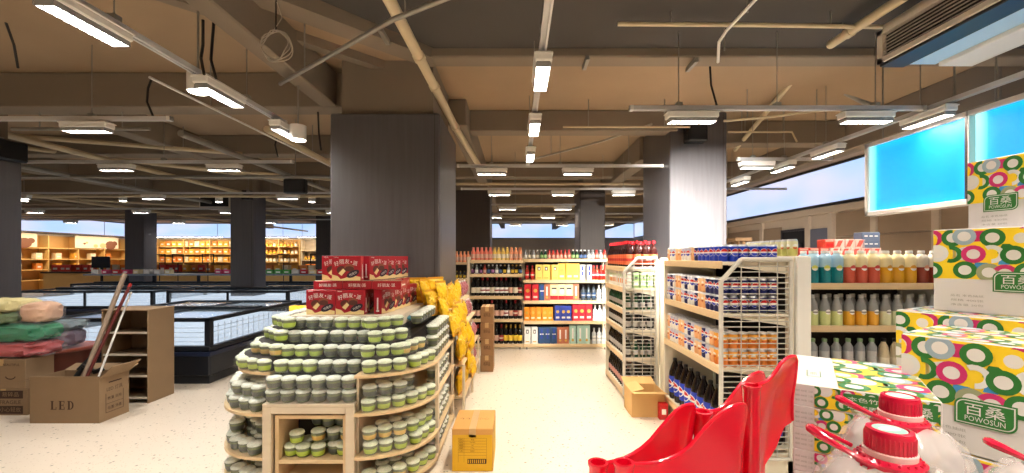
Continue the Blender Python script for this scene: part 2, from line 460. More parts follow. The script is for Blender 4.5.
for i, (x, z) in enumerate(((-2.9, 3.0), (-3.9, 2.95), (-6.2, 3.0), (-7.6, 2.92), (-11.0, 2.95))):
    pipe([(x, 5.0, z), (x - .3, 14, z), (x - .3, 23.3, z)], .04, '%s ceiling pipe from the wide grey column over the freezers' % ORD[i], M_galv if i % 2 else M_pipe)
for i, (y, z, x0, x1) in enumerate(((7.4, 2.9, -16, -2.2), (9.4, 2.85, -18, -2.2), (11.8, 2.85, -18, -2.2), (14.4, 2.95, -20, -2.2), (17, 3.12, -20, -2), (11.6, 2.9, -.5, 5.5), (14.2, 2.98, -.5, 6), (17, 3.12, -2, 6.2))):
    pipe([(x0, y, z), (x1, y, z)], .03, ('%s crossways pipe over the freezers' % ORD[i]) if x0 < -5 else ('%s crossways pipe beyond the wine shelves' % ORD[i - 5]), M_pipe if i % 2 else M_galv)
for i, (a, b) in enumerate((((-9, 5.2, 3.2), (-4.5, 9.0, 3.1)), ((-6.2, 7.3, 3.1), (-2.6, 9.5, 3.1)), ((-14, 8.9, 3.0), (-6, 15, 3.0)), ((-7.5, 5.0, 3.05), (-4.2, 6.6, 3.1)))):
    pipe([a, b], .03, '%s slanting pipe over the freezers counted from the left' % ORD[(1, 3, 0, 2)[i]], M_pipe)

pipe([(-2.94, 3.45, 2.95), (-2.94, 6.9, 2.95)], .011, 'thin white conduit slanting beside the near left lamp track', M_white, 'conduit', 'conduit')
# coil of wire hung from the ceiling
t = thing('cable_coil', 'loose coil of pale wire hanging from the ceiling', 'cable', W(276, 0, 3.0))
mb = MB(M_cablew)
for j in range(4):
    c = W(275 + j * .7, 45 + j * .6, 3.0); R = .088 + .006 * j
    mb.tube([c + Vector((R * math.cos(a), .02 * math.sin(3 * a + j), R * 1.08 * math.sin(a))) for a in [2 * PI * k / 24 for k in range(24)]], .0035, 5, True)
mb.tube([W(277, 2, 3.0), W(282, 18, 3.0), W(274, 30, 3.0)], .0035, 5)
mb.build('loops', t, world=True)
MB(M_cable).tube([W(276, -17, 3.0), W(276, 30, 3.0)], .005, 5).build('drop', t, world=True)
for i, (pts, lab) in enumerate((
    ([W(203, 20, 2.9), W(203, 45, 2.9), W(201, 58, 2.9), W(204, 74, 2.75)], 'left of two black cables dropping onto the nearest left track'),
    ([W(214, 20, 2.95), W(212, 45, 2.95), W(211, 60, 2.9), W(216, 78, 2.75)], 'right of two black cables dropping onto the nearest left track'),
    ([W(152, 78, 3.9), W(148, 88, 3.9), W(147, 102, 3.9), W(153, 116, 3.87)], 'black cable dropping onto the end of the left cross track'),
    ([W(277, 137, 5.5), W(275, 145, 5.5), W(278, 157, 5.6)], 'black cable dropping onto the far track near the hanging speaker'),
    ([W(710, 66, 4.1), W(711, 85, 4.1), W(716, 103, 4.0), W(718, 110, 3.65)], 'black cable running down to the track ahead of the lit column'),
    ([W(4, 0, 3.4), W(5, 20, 3.5), W(14, 45, 3.6), W(18, 68, 3.7)], 'dark cable stubs hanging from the ceiling at the far left'),
    ([W(318, 112, 4.3), W(319, 134, 4.3), W(321, 150, 4.2)], 'black cable dropping beside the wide grey column'))):
    tag(MB(M_cable).tube(pts, .009, 6).build('hanging_cable', None, pts[0], world=True), lab, 'cable')
for i, (px, py, d) in enumerate(((586, 64, 3.95), (384, 37, 3.35), (692, 66, 3.95))):
    p = W(px, py, d); tag(MB(M_galv).box((p.x - .018, p.y - .11, p.z - .012), (p.x + .018, p.y + .11, p.z + .03), .004).build('ceiling_bracket', None, p, world=True),
        ('short steel bracket under the front beam, middle of three', 'short steel bracket near the thick cream pipe', 'short steel bracket under the front beam near the lit column')[i], 'bracket')
# ------------------------------------------------------------------ air conditioner
AX, AY0, AY1, AZ = 2.71, 1.2, 3.23, 2.95
t = thing('air_conditioner', 'long grey ceiling air conditioner with a slatted outlet and blue-lit underside', 'air conditioner', (AX, AY0, AZ))
M_acg = mat('ac_grey_shell', (216, 208, 196), .5)
M_acb = mat('ac_blue_lit_panel', (176, 212, 238), .45)  # blue light falling on the underside is put into this colour
MB(M_acg).box((AX + .04, AY0, AZ + .04), (AX + .72, AY1, AZ + .3), .01).build('case', t, world=True)
fr = MB(M_acg); a, b = AZ + .0, AZ + .24
fr.box((AX, AY0, b - .035), (AX + .05, AY1, b)).box((AX, AY0, a), (AX + .05, AY1, a + .035)).box((AX, AY1 - .05, a), (AX + .05, AY1, b)).box((AX, AY0, a), (AX + .05, AY0 + .05, b))
fr.build('outlet_frame', t, world=True)
MB(M_black).box((AX + .03, AY0 + .04, a + .03), (AX + .045, AY1 - .04, b - .03)).build('outlet_recess', t, world=True)
sl = MB(M_acg)
for k in range(7):
    z = a + .045 + k * .024; sl.add([(AX + .005, AY0 + .05, z), (AX + .005, AY1 - .05, z), (AX + .03, AY1 - .05, z + .008), (AX + .03, AY0 + .05, z + .008),
        (AX + .005, AY0 + .05, z + .004), (AX + .005, AY1 - .05, z + .004), (AX + .03, AY1 - .05, z + .012), (AX + .03, AY0 + .05, z + .012)],
        [(0, 3, 2, 1), (4, 5, 6, 7), (0, 1, 5, 4), (2, 3, 7, 6), (1, 2, 6, 5), (3, 0, 4, 7)])
sl.build('louvre', t, world=True)
MB(M_black).box((AX + .02, AY0, AZ - .02), (AX + .2, AY1, AZ + .04), .004).build('dark_rail', t, world=True)
MB(M_acb).box((AX + .2, AY0, AZ - .005), (AX + .42, AY1 - .02, AZ + .04)).build('blue_lit_underside', t, world=True)
MB(M_white).box((AX + .41, AY0, AZ - .035), (AX + .66, AY1 - .05, AZ + .0), .006).build('intake_panel', t, world=True)
for y in (AY0 + .3, AY1 - .3):
    MB(M_galv).cyl((AX + .5, y, AZ + .29), (AX + .5, y, ZC), .008, n=6).build('hanger', t, world=True)

# ------------------------------------------------------------------ blue advertising light boxes
def blue_material():
    m = bpy.data.materials.new('blue_backlit_panel'); m.use_nodes = True; nt = m.node_tree; b = nt.nodes['Principled BSDF']
    tc = nt.nodes.new('ShaderNodeTexCoord'); sp = nt.nodes.new('ShaderNodeSeparateXYZ'); L = nt.links.new
    L(tc.outputs['Generated'], sp.inputs[0])
    def edge(sock, a, bb):
        # distance from a border of the panel, where the lamps sit behind the film
        r = nt.nodes.new('ShaderNodeMapRange'); r.inputs[1].default_value = a; r.inputs[2].default_value = bb; r.inputs[3].default_value = 1; r.inputs[4].default_value = 0
        r.interpolation_type = 'SMOOTHSTEP'; L(sock, r.inputs[0]); return r.outputs[0]
    e = [edge(sp.outputs[1], 1, .82), edge(sp.outputs[1], 0, .1), edge(sp.outputs[2], 0, .16), edge(sp.outputs[2], 1, .86)]
    o = e[0]
    for k, x in enumerate(e[1:]):
        mx = nt.nodes.new('ShaderNodeMath'); mx.operation = 'MAXIMUM'
        ml = nt.nodes.new('ShaderNodeMath'); ml.operation = 'MULTIPLY'; ml.inputs[1].default_value = .45
        L(x, ml.inputs[0]); L(o, mx.inputs[0]); L(ml.outputs[0], mx.inputs[1]); o = mx.outputs[0]
    r = nt.nodes.new('ShaderNodeValToRGB'); r.color_ramp.elements[0].color = lin((0, 148, 214)); r.color_ramp.elements[1].color = lin((150, 246, 255))
    el = r.color_ramp.elements.new(.45); el.color = lin((0, 168, 238))
    L(o, r.inputs[0]); L(r.outputs[0], b.inputs['Emission Color']); b.inputs['Emission Strength'].default_value = .84
    b.inputs['Base Color'].default_value = (.0, .05, .08, 1); b.inputs['Roughness'].default_value = .4
    return m
M_blue = blue_material(); M_lbframe = mat('light_box_frame', (214, 208, 202), .35, .1)
SX = 3.55
for (y0, y1, lab) in ((3.38, 4.37, 'blue glowing light box, farther of the pair over the drinks shelf'), (2.36, 3.375, 'blue glowing light box, nearer of the pair, partly behind the tissue cartons')):
    t = thing('light_box', lab, 'light box', (SX, y0, 1.9))
    f = MB(M_lbframe); z0, z1 = 1.92, 2.655; w = .045
    for (a, b) in (((y0, z0), (y1, z0 + w)), ((y0, z1 - w), (y1, z1)), ((y1 - w * (1 if y1 > 4 else .3), z0), (y1, z1))):
        f.box((SX - .01, a[0], a[1]), (SX + .1, b[0], b[1]), .004)
    f.m(M_trimd).box((SX - .006, y0, z0 + w), (SX + .1, y0 + w * .4, z1 - w)); f.build('frame', t, world=True)
    MB(M_blue).box((SX + .01, y0 + w * .4, z0 + w), (SX + .05, y1 - w, z1 - w)).build('lit_panel', t, world=True)
    for y in (y0 + .15, y1 - .15): MB(M_galv).cyl((SX + .05, y, z1), (SX + .05, y, ZC), .008, n=6).build('hanger', t, world=True)

# hanging speakers
def speaker(c, w, h, dp, lab, rod=True):
    t = thing('speaker', lab, 'speaker', c)
    MB(M_black).box((c[0] - w / 2, c[1], c[2]), (c[0] + w / 2, c[1] + dp, c[2] + h), .015).build('cabinet', t, world=True)
    MB(mat('speaker_cloth', (30, 29, 30), .9, noise=.3, scale=300)).box((c[0] - w / 2 + .015, c[1] - .008, c[2] + .015), (c[0] + w / 2 - .015, c[1] + .002, c[2] + h - .015), .004).build('grille', t, world=True)
    MB(M_galv).box((c[0] - w * .3, c[1] + dp * .4, c[2] + h), (c[0] + w * .3, c[1] + dp * .5, c[2] + h + .02)).cyl((c[0], c[1] + dp * .45, c[2] + h), (c[0], c[1] + dp * .45, ZC if rod else c[2] + h + .08), .006, n=6).build('bracket', t, world=True)
speaker((-3.05, 5.9, 2.39), .3, .2, .1, 'black hanging speaker beneath the ceiling between the freezers and wide column')
speaker((2.3, 5.42, 2.98), .25, .29, .17, 'black speaker mounted high on the lit column', False)
speaker((-5.9, 4.7, 2.63), .14, .23, .45, 'black speaker high on the left edge column', False)
speaker((-6.3, 10.0, 2.86), .2, .22, .15, 'small black speaker on the far freezer column', False)

# ------------------------------------------------------------------ lamp tracks and lamps
LP = 13.0
def light(loc, power, col=(1, .93, .82), size=(.37, .08), rot=(0, 0, 0), spread=150, typ='AREA'):
    L = bpy.data.lights.new('lamp_light', 'AREA'); L.shape = 'RECTANGLE'; L.size, L.size_y = size; L.energy = power; L.color = col
    L.spread = math.radians(spread)
    o = bpy.data.objects.new('lamp_light', L); C.objects.link(o); o.location = loc; o.rotation_euler = rot
    return o
def make_lamp():
    t = thing('track_lamp', 'white linear track lamp', 'lamp')
    MB(M_white).box((-.21, -.052, -.07), (.21, .052, -.012), .008).box((-.215, -.056, -.03), (.215, .056, -.02), .002).build('housing', t)
    MB(M_white).box((-.05, -.018, -.015), (.05, .018, .0), .003).build('adapter', t)
    MB(M_black).box((-.195, -.04, -.074), (.195, .04, -.069)).build('louvre', t)
    l = MB(M_lamp)
    for k in range(10): l.box((-.187 + k * .038, -.03, -.078), (-.156 + k * .038, .03, -.072), .002)
    l.build('lens', t)
    g = MB(mat('lamp_fin_grey', (150, 150, 148), .4))
    for k in range(11): g.box((-.192 + k * .038, -.044, -.100), (-.186 + k * .038, .044, -.0745))
    g.box((-.195, -.046, -.100), (.195, -.042, -.0745)).box((-.195, .042, -.100), (.195, .046, -.0745)).build('fin', t)
    return Proto(t)
lamp_p = make_lamp()
def lamp(x, y, z=2.735, along='x', lab='', power=None, group=None):
    o = lamp_p.put((x, y, z), 0 if along == 'x' else PI / 2, lab, group)
    light((x, y, z - .085), (LP * (.72 if x < -1.6 else .95)) if power is None else power, rot=(0, 0, 0 if along == 'x' else PI / 2), col=(1, .96, .92) if x < -1.6 else (1, .9, .76))
def track(a, b, lab, z=2.75, drops=3):
    a, b = Vector((a[0], a[1], z)), Vector((b[0], b[1], z)); t = thing('lamp_track', lab, 'lamp track', a)
    u = (b - a).normalized(); s = Vector((-u.y, u.x, 0)) * .022; up = Vector((0, 0, .016))
    def bar(p, q, s, z0, z1):
        return [p - s + z0, p + s + z0, q + s + z0, q - s + z0, p - s + z1, p + s + z1, q + s + z1, q - s + z1]
    FS = [(0, 3, 2, 1), (4, 5, 6, 7), (0, 1, 5, 4), (1, 2, 6, 5), (2, 3, 7, 6), (3, 0, 4, 7)]
    r = MB(M_rail); off = s * .72
    r.add(bar(a, b, s, up * .4, up * 1.3), FS)
    for e in (off, -off): r.add(bar(a + e, b + e, s * .28, up * -.9, up * .4), FS)
    r.build('rail', t, world=True)
    for p, q in ((a, a + u * .03), (b - u * .03, b)):
        MB(M_white).add(bar(p, q, s * 1.1, up * -1.05, up * 1.45), FS).build('end_cap', t, world=True)
    for k in range(drops):
        p = a.lerp(b, (k + .5) / drops)
        MB(M_galv).box(p + Vector((-.025, -.025, .018)), p + Vector((.025, .025, .05)), .004).cyl(p + Vector((0, 0, .05)), (p.x, p.y, ZC), .004, n=6).build('hanger', t, world=True)
    return t
# the near tracks running away from the viewer
track((-2.15, .6), (-2.15, 4.0), 'near left lamp track running away from the viewer')
lamp(-2.12, 2.12, along='y', lab='track lamp at the top left corner of the picture')
lamp(-2.1, 3.06, along='y', lab='track lamp above the end of the freezers, on the near left track')
lamp(-2.12, 3.98, along='y', lab='track lamp close to the wide grey column, on the near left track')
track((.16, .4), (.16, 5.75), 'centre lamp track running away from the viewer over the aisle', drops=4)
for i, y in enumerate((2.74, 3.82, 4.9)):
    lamp(.163, y, along='y', lab='%s lamp along the centre track over the aisle' % ('nearest', 'middle', 'farthest')[i])
track((3.46, 2.0), (3.46, 7.6), 'right lamp track running along over the blue light boxes', drops=5)
for i, (y) in enumerate((3.6, 4.75, 5.55, 6.6)):
    lamp(3.44, y, along='y', lab='%s lamp along the right track over the blue light boxes' % ORD[i])
track((.95, 3.6), (3.42, 3.6), 'cross track ahead of the lit column')
lamp(1.47, 3.6, lab='lamp on the cross track right in front of the lit column')
lamp(2.93, 3.6, lab='lamp on the cross track beside the air conditioner')
track((-7.4, 3.87), (-3.1, 3.87), 'left cross track under the beam')
lamp(-3.86, 3.87, lab='white lamp on the left cross track under the beam')
lamp(-6.2, 3.87, lab='left lamp on the left cross track')
track((-13, 5.6), (-2.9, 5.6), 'second cross track over the freezers')
for i, x in enumerate((-9.5, -7.3, -5.2, -3.8)): lamp(x, 5.6, lab='%s lamp from the left on the second track over the freezers' % ORD[i])
track((-.8, 5.85), (2.0, 5.85), 'cross track between the wide column and the lit column')
for i, x in enumerate((-.33, .84)): lamp(x, 5.85, lab='%s lamp on the track between the wide and lit columns' % ('left', 'right')[i])
track((2.8, 5.45), (4.0, 5.45), 'short cross track right of the lit column'); lamp(3.05, 5.45, lab='lamp on the short track right of the lit column')
for r, (y, xs) in enumerate(((7.8, (-.3, .85, 1.95)), (10.1, (-.2, 1.1, 3.6)), (12.2, (-.6, .9, 2.3, 4.5)), (15, (.0, 1.6, 3.2, 4.8)))):
    track((-1, y), (4.9, y), '%s lamp track back from the aisle, over the wine shelves' % ORD[r])
    for i, x in enumerate(xs): lamp(x, y, lab='%s lamp from the left on the %s track over the wine shelves' % (ORD[i], ORD[r]))
for r, (y, xs) in enumerate(((8.3, (-12, -9.6, -7.0, -4.4)), (10.9, (-15, -12.2, -9.5, -7.3, -4.6)), (14, (-18, -14.5, -11, -8, -4.5)))):
    track((-20, y), (-2.2, y), '%s far lamp track over the freezers' % ORD[r])
    for i, x in enumerate(xs): lamp(x, y, lab='%s lamp from the left on the %s far track over the freezers' % (ORD[i], ORD[r]))
# unseen fill lamps added over and behind the viewer to brighten front faces
track((-6, .2), (4.5, .2), 'added unseen cross track over the viewer'); track((-6, -2), (4.5, -2), 'added unseen cross track behind the viewer')
for x in (-4.5, -1.5, 1.2, 3.6):
    lamp(x, .2, lab='added unseen fill lamp on the track over the viewer', group='added fill lamps over the viewer', power=24 if x > 0 else 24 if x > -2 else 14); lamp(x, -2, lab='added unseen fill lamp on the track behind the viewer', group='added fill lamps behind the viewer', power=46 if x > 0 else 30 if x > -2 else 18)
light((1.62, 3.66, 2.60), 80, (1, .95, .88), (.3, .1), (math.radians(60), 0, math.radians(-20)), 80)   # the lamp before the lit column, tilted at it
track((.4, 1.7), (2.6, 1.7), 'added unseen cross track before the drinks shelf, over the tissue cartons')  # unseen track and lamps added to brighten the drinks shelf
for i, x in enumerate((.9, 2.2)): lamp(x, 1.7, lab='%s added fill lamp on the track before the drinks shelf' % ('left', 'right')[i], power=12)
# pale round downlights hung over the freezers
def downlight(p, lab):
    t = thing('downlight', lab, 'lamp', p)
    MB(M_white).cyl((p[0], p[1], p[2]), (p[0], p[1], p[2] + .13), .07, .07, 16).build('housing', t, world=True)
    MB(M_lamp).cyl((p[0], p[1], p[2] - .006), (p[0], p[1], p[2]), .058, n=16).build('lens', t, world=True)
    MB(M_galv).cyl((p[0], p[1], p[2] + .13), (p[0], p[1], ZC), .008, n=6).build('stem', t, world=True)
q = W(198, 92, 3.2); downlight(q, 'round white spot lamp beside the near left track lamp'); light((q.x, q.y, q.z - .02), 8, size=(.1, .1))
q = W(298, 140, 3.9); downlight(q, 'small white spot lamp near the wide grey column')
for i, (px, py, d) in enumerate(((24, 201, 9.5), (123, 201, 9.5), (219, 202, 9.5), (312, 202, 9.5))):
    downlight(W(px, py, d), '%s round white lamp from the left over the far freezers' % ORD[i])
# slatted vent box above the far freezers
t = thing('vent_box', 'grey slatted vent box hung over the far freezers', 'vent', W(214, 203, 11))
p = W(199, 208, 11); q = W(230, 200, 11)
MB(M_acg).box((p.x, 11, p.z), (q.x, 11.5, q.z + .1), .01).build('case', t, world=True)
MB(M_black).box((p.x + .04, 10.985, p.z + .04), (q.x - .04, 11, q.z + .06)).build('slot', t, world=True)
MB(M_galv).cyl((p.x + .2, 11.2, q.z + .1), (p.x + .2, 11.2, ZC), .01, n=6).cyl((q.x - .2, 11.2, q.z + .1), (q.x - .2, 11.2, ZC), .01, n=6).build('hanger', t, world=True)
# ================================================================== PRODUCTS
M_silver = mat('can_silver', (200, 200, 204), .3, .7)
M_pblue = mat('cola_blue', (18, 56, 186), .35)
M_pblued = mat('cola_deep_blue', (14, 26, 92), .35)
M_red = mat('bright_red', (206, 24, 30), .4)
M_lwhite = mat('label_white', (238, 236, 230), .45)
M_orange = mat('drink_orange', (222, 128, 40), .4)
M_oranged = mat('drink_dark_orange', (196, 92, 24), .4)
M_cap = mat('white_cap', (236, 234, 230), .4)
M_capr = mat('red_cap', (170, 24, 30), .4)
M_capb = mat('black_cap', (22, 20, 22), .35)
M_capg = mat('gold_cap', (190, 150, 60), .35, .5)
M_dglass = mat('dark_wine_glass', (22, 18, 16), .12)
M_cola = mat('cola_brown', (18, 12, 14), .12)

def emblem(mb, r, zc, ang, R, mats, n=5):
    """round three-band badge wrapped on a bottle or can of radius r"""
    for j in range(-n, n):
        z0, z1 = j / n, (j + 1) / n; zm = (z0 + z1) / 2
        w = math.sqrt(max(0, 1 - zm * zm)) * R
        seg = 5; pts = []
        for zz in (z0, z1):
            ww = math.sqrt(max(0, 1 - zz * zz)) * R
            for k in range(seg + 1):
                a = ang + (2 * k / seg - 1) * ww / r
                wave = .12 * math.sin((2 * k / seg - 1) * 3) * R
                pts.append((math.cos(a) * (r + .0006), math.sin(a) * (r + .0006), zc + zz * R))
        mb.m(mats[0] if zm > .3 else mats[1] if zm > -.25 else mats[2])
        mb.add(pts, [(k, k + 1, seg + 2 + k, seg + 1 + k) for k in range(seg)], True)
    return mb
def band_ring(mb, r, zc, ang, R, R2, m, n=16):
    mb.m(m); pts = []
    for k in range(n):
        t = 2 * PI * k / n
        for q in (R, R2):
            a = ang + q * math.cos(t) / r; pts.append((math.cos(a) * (r + .0009), math.sin(a) * (r + .0009), zc + q * math.sin(t)))
    mb.add(pts, [(2 * k, 2 * ((k + 1) % n), 2 * ((k + 1) % n) + 1, 2 * k + 1) for k in range(n)], True)

def make_can(body, alt, words, cat='can', name='drink_can', badge=True, r=.033, h=.12):
    t = thing(name, words, cat)
    b = MB(body).lathe([(r * .8, 0), (r, .01), (r, h * .45)], 14)
    b.m(alt).lathe([(r, h * .45), (r, h - .014)], 14)
    if badge:
        for a in (-PI / 2, PI / 2, 0, PI):
            emblem(b, r, h * .54, a, .025, (M_red, M_lwhite, M_pblue)); band_ring(b, r, h * .54, a, .0275, .025, M_lwhite)
    else:
        for a in (-PI / 2, PI / 2, 0, PI): emblem(b, r, h * .55, a, .019, (M_lwhite, alt, M_oranged))
    b.build('body', t)
    MB(M_silver).lathe([(r, h - .014), (r * .82, h), (r * .76, h), (r * .74, h - .004), (.0, h - .004)], 14).build('lid', t)
    return Proto(t)
can_blue = make_can(M_pblue, M_pblue, 'blue cola can')
can_deep = make_can(M_pblued, M_pblued, 'deep blue cola can')
can_white = make_can(M_lwhite, mat('pale_can_lilac', (188, 190, 212), .4), 'pale cola can')
can_peach = make_can(mat('can_peach', (236, 176, 120), .4), mat('can_peach_light', (240, 200, 150), .4), 'peach orange can', badge=False)
can_orange = make_can(M_orange, mat('can_amber', (236, 168, 66), .4), 'orange soda can', badge=False)

def make_bottle(words, prof, body, label=None, lz=(0, 0), lr=0, capm=M_cap, capz=(0, 0), capr=.014, upper=None, uz=0, cat='bottle', name='drink_bottle', n=12, emb=None, extra=None):
    """prof: (r,z) list; upper: material above height uz; label ring and cap as parts"""
    t = thing(name, words, cat); b = MB(body)
    if upper:
        lo = [p for p in prof if p[1] <= uz]; hi = [p for p in prof if p[1] >= uz]
        b.lathe(lo, n); b.m(upper).lathe(hi, n)
    else: b.lathe(prof, n)
    b.build('body', t)
    if label:
        l = MB(label).lathe([(lr, lz[0]), (lr, lz[1])], n)
        if extra: l.m(extra); l.lathe([(lr + .0004, lz[0] + (lz[1] - lz[0]) * .35), (lr + .0004, lz[0] + (lz[1] - lz[0]) * .6)], n)
        if emb:
            for a in (-PI / 2, PI, 0): emblem(l, lr, (lz[0] + lz[1]) / 2, a, emb, (M_red, M_lwhite, M_pblue)); band_ring(l, lr, (lz[0] + lz[1]) / 2, a, emb * 1.2, emb, M_lwhite)
        l.build('label', t)
    MB(capm).lathe([(capr, capz[0]), (capr, capz[1] - .002), (capr * .85, capz[1]), (0, capz[1])], n).build('cap', t)
    return Proto(t)

def make_box(words, w, d, h, base, deco, cat='box', name='gift_box', part='print'):
    """small carton at origin centre-bottom with printed marks on its front (-y)"""
    t = thing(name, words, cat)
    MB(base).box((-w / 2, -d / 2, 0), (w / 2, d / 2, h), .003).build('carton', t)
    mb = MB(); deco(mb, w, d, h)
    if mb.v: mb.build(part, t)
    return Proto(t)
def front(mb, m, pts, d, lift=.0008): mb.m(m); mb.flat(pts, (0, -d / 2, 0), (1, 0, 0), (0, 0, 1), lift); return mb
def R4(x0, z0, x1, z1): return [(x0, z0), (x1, z0), (x1, z1), (x0, z1)]

# ------------------------------------------------------------------ gondolas
def gondola(name, label, loc, rot, L, D, levels, base_z, top_z, post=True, backm=M_backp, wire=None, lip=.05, group=None, edge=M_wood, sides=None):
    """shelving bay: origin front-left on the floor, shelves open toward local -y"""
    t = thing(name, label, 'shelf unit', loc, rot, group)
    MB(M_cream).box((.0, .03, 0), (L, D, base_z - lip), .004).build('kick_base', t)
    MB(backm).box((0.005, D - .03, base_z - lip), (L - .005, D, top_z)).build('back_panel', t)
    for x in (0.0, L - .03): MB(M_cream).box((x, D - .045, 0), (x + .03, D + .004, top_z + .005), .003).build('upright', t)
    for z in levels:
        s = MB(M_cream).box((.006, .006, z - .025), (L - .006, D - .03, z), .002)
        o = s.build('shelf', t)
        MB(edge).box((.0, -.012, z - lip), (L, .006, z + .004), .003).build('shelf_edge', o)
        for x in (.02, L - .035):
            if z > base_z + .01: MB(M_cream).prism([(D - .03, z - .025), (D - .03, z - .09), (.06, z - .03), (.06, z - .025)], x, x + .012, 'x').build('bracket', o)
    return t
def wire_side(t, x, D, z0, z1, ch=.125, levels=()):
    """wire end panel with a chamfered front top corner, standing at local x"""
    fr = MB(mat('wire_frame_cream', (204, 200, 190), .4)); r = .011
    P = [(x, -.012, z0), (x, -.012, z1 - ch * 1.2), (x, ch, z1), (x, D - .03, z1)]
    for a, b in zip(P, P[1:]): fr.cyl(a, b, .016, n=8)
    fr.cyl((x, D - .03, z0), (x, D - .03, z1), .012, n=8).cyl((x, 0, z0 + .01), (x, D - .03, z0 + .01), .012, n=8)
    p = fr.build('wire_panel_frame', t)
    g = MB(M_wire); z = z0 + .05
    while z < z1 - .02:
        y0 = -.01 if z < z1 - ch * 1.2 else -.01 + (z - (z1 - ch * 1.2)) / 1.2
        g.cyl((x, y0, z), (x, D - .03, z), .0038, n=6, caps=False); z += .038
    for k in range(1, 4):
        y = D * k / 4; g.cyl((x + .004, y, z0), (x + .004, y, z1 - (0 if y > ch else (ch - y) * 1.2)), .0038, n=6, caps=False)
    g.build('wire_grid', p)
def wpos(g, lx, ly, lz):
    c, s = math.cos(g.rotation_euler.z), math.sin(g.rotation_euler.z)
    return Vector((g.location.x + lx * c - ly * s, g.location.y + lx * s + ly * c, g.location.z + lz))
def rowfill(g, proto, x0, x1, n, y, z, words, group, rev=False, jit=.003, ordinal=True, turn=0, frm='left'):
    """n copies across local x, labelled in order"""
    for i in range(n):
        x = x0 + (x1 - x0) * (i + .5) / n
        k = n - 1 - i if rev else i
        lab = ('%s from the %s, %s' % (ORD[k], frm, words)) if ordinal else words
        proto.put(wpos(g, x + random.uniform(-jit, jit), y + random.uniform(-jit, jit), z), g.rotation_euler.z + turn + random.uniform(-.12, .12) * (jit > 0.0025), lab, group)

# ================================================================== COLA GONDOLA (faces the aisle, wire end toward the viewer)
CL = 1.13; CD = .50
GC = gondola('shelf_unit', 'cream shelf unit full of blue cola cans with a wire end panel', (1.427, 4.11, 0), -PI / 2, CL, CD, (.19, .735, 1.115, 1.475), .19, 1.5)
wire_side(GC, CL + .012, CD, .1, 1.49)
MB(M_white).box((CL + .0, CD + .005, .0), (CL + .03, CD + .1, 1.51), .004).build('end_post', GC)
for k, (z, tier) in enumerate(((1.475, 'top shelf'), (1.115, 'second shelf'), (1.115 + .122, 'second shelf, upper layer'), (.735, 'third shelf'), (.735 + .122, 'third shelf, upper layer'))):
    mix = [can_peach, can_white, can_white, can_peach, can_peach, can_white, can_white, can_white, can_peach, can_deep, can_blue, can_blue, can_blue, can_blue, can_blue, can_blue]
    if k in (1, 2): mix = [can_white, can_deep, can_white, can_peach, can_peach, can_white, can_deep, can_white, can_white, can_deep, can_peach, can_peach] + [can_deep] * 4
    if k in (3, 4): mix = [can_peach, can_white, can_white, can_white, can_peach, can_peach, can_white, can_deep, can_white, can_peach, can_peach, can_deep, can_white, can_peach, can_orange, can_orange]
    for i in range(16):
        p = mix[i]
        p.put(wpos(GC, .045 + i * .068, .04, z), -PI / 2 + random.uniform(-.3, .3), '%s can from the far end, front row, cola unit\'s %s' % (ORD[i], tier), 'cans on the cola unit')
    endp = can_blue if k == 0 else can_deep if k < 3 else can_orange
    for j in range(1, 6):
        endp.put(wpos(GC, .045 + 15 * .068, .04 + j * .0685, z), random.uniform(-.3, .3) - (0 if k else 0), '%s can back from front at wire end, cola unit\'s %s' % (ORD[j], tier), 'cans on the cola unit')
        if j == 1:
            for i in range(15):
                p = mix[i]; p.put(wpos(GC, .045 + i * .068, .04 + .0685, z), -PI / 2, 'can in the second row back on the cola unit\'s %s' % tier, 'second row cans on the cola unit\'s ' + tier)
        elif k == 0:
            for i in range(8, 15): can_blue.put(wpos(GC, .045 + i * .068, .04 + j * .0685, z), -PI / 2, 'blue can deep in the top shelf of the cola unit', 'blue cans deep on the top shelf')
big_cola = make_bottle('large cola bottle', [(.051, 0), (.054, .02), (.054, .22), (.05, .25), (.03, .31), (.016, .345), (.015, .36)], M_cola, M_pblue, (.06, .21), .0548, M_capb, (.35, .372), .018, emb=.038, name='cola_bottle')
rowfill(GC, big_cola, .01, 1.115, 9, .07, .19, 'big cola bottle on the cola unit\'s bottom shelf', 'big cola bottles', frm='far end')
for j in range(1, 4): big_cola.put(wpos(GC, 1.053, .07 + j * .112, .19), 0, '%s big cola bottle back behind the wire end, bottom shelf' % ORD[j], 'big cola bottles')
# a row of greenish cans standing behind on top
can_lime = make_can(mat('can_lime', (200, 196, 110), .4), mat('can_cream', (226, 222, 180), .4), 'lime and cream can', badge=False)
for i in range(9): can_lime.put((1.98, 3.08 + i * .07, 1.515), 0, '%s lime cream can on the ledge behind the top cola cans' % ORD[i], 'lime cans behind the cola')
t = GC
MB(M_cream).box((.0, CD + .005, 1.47), (CL, CD + .1, 1.514), .003).build('back_ledge', GC)

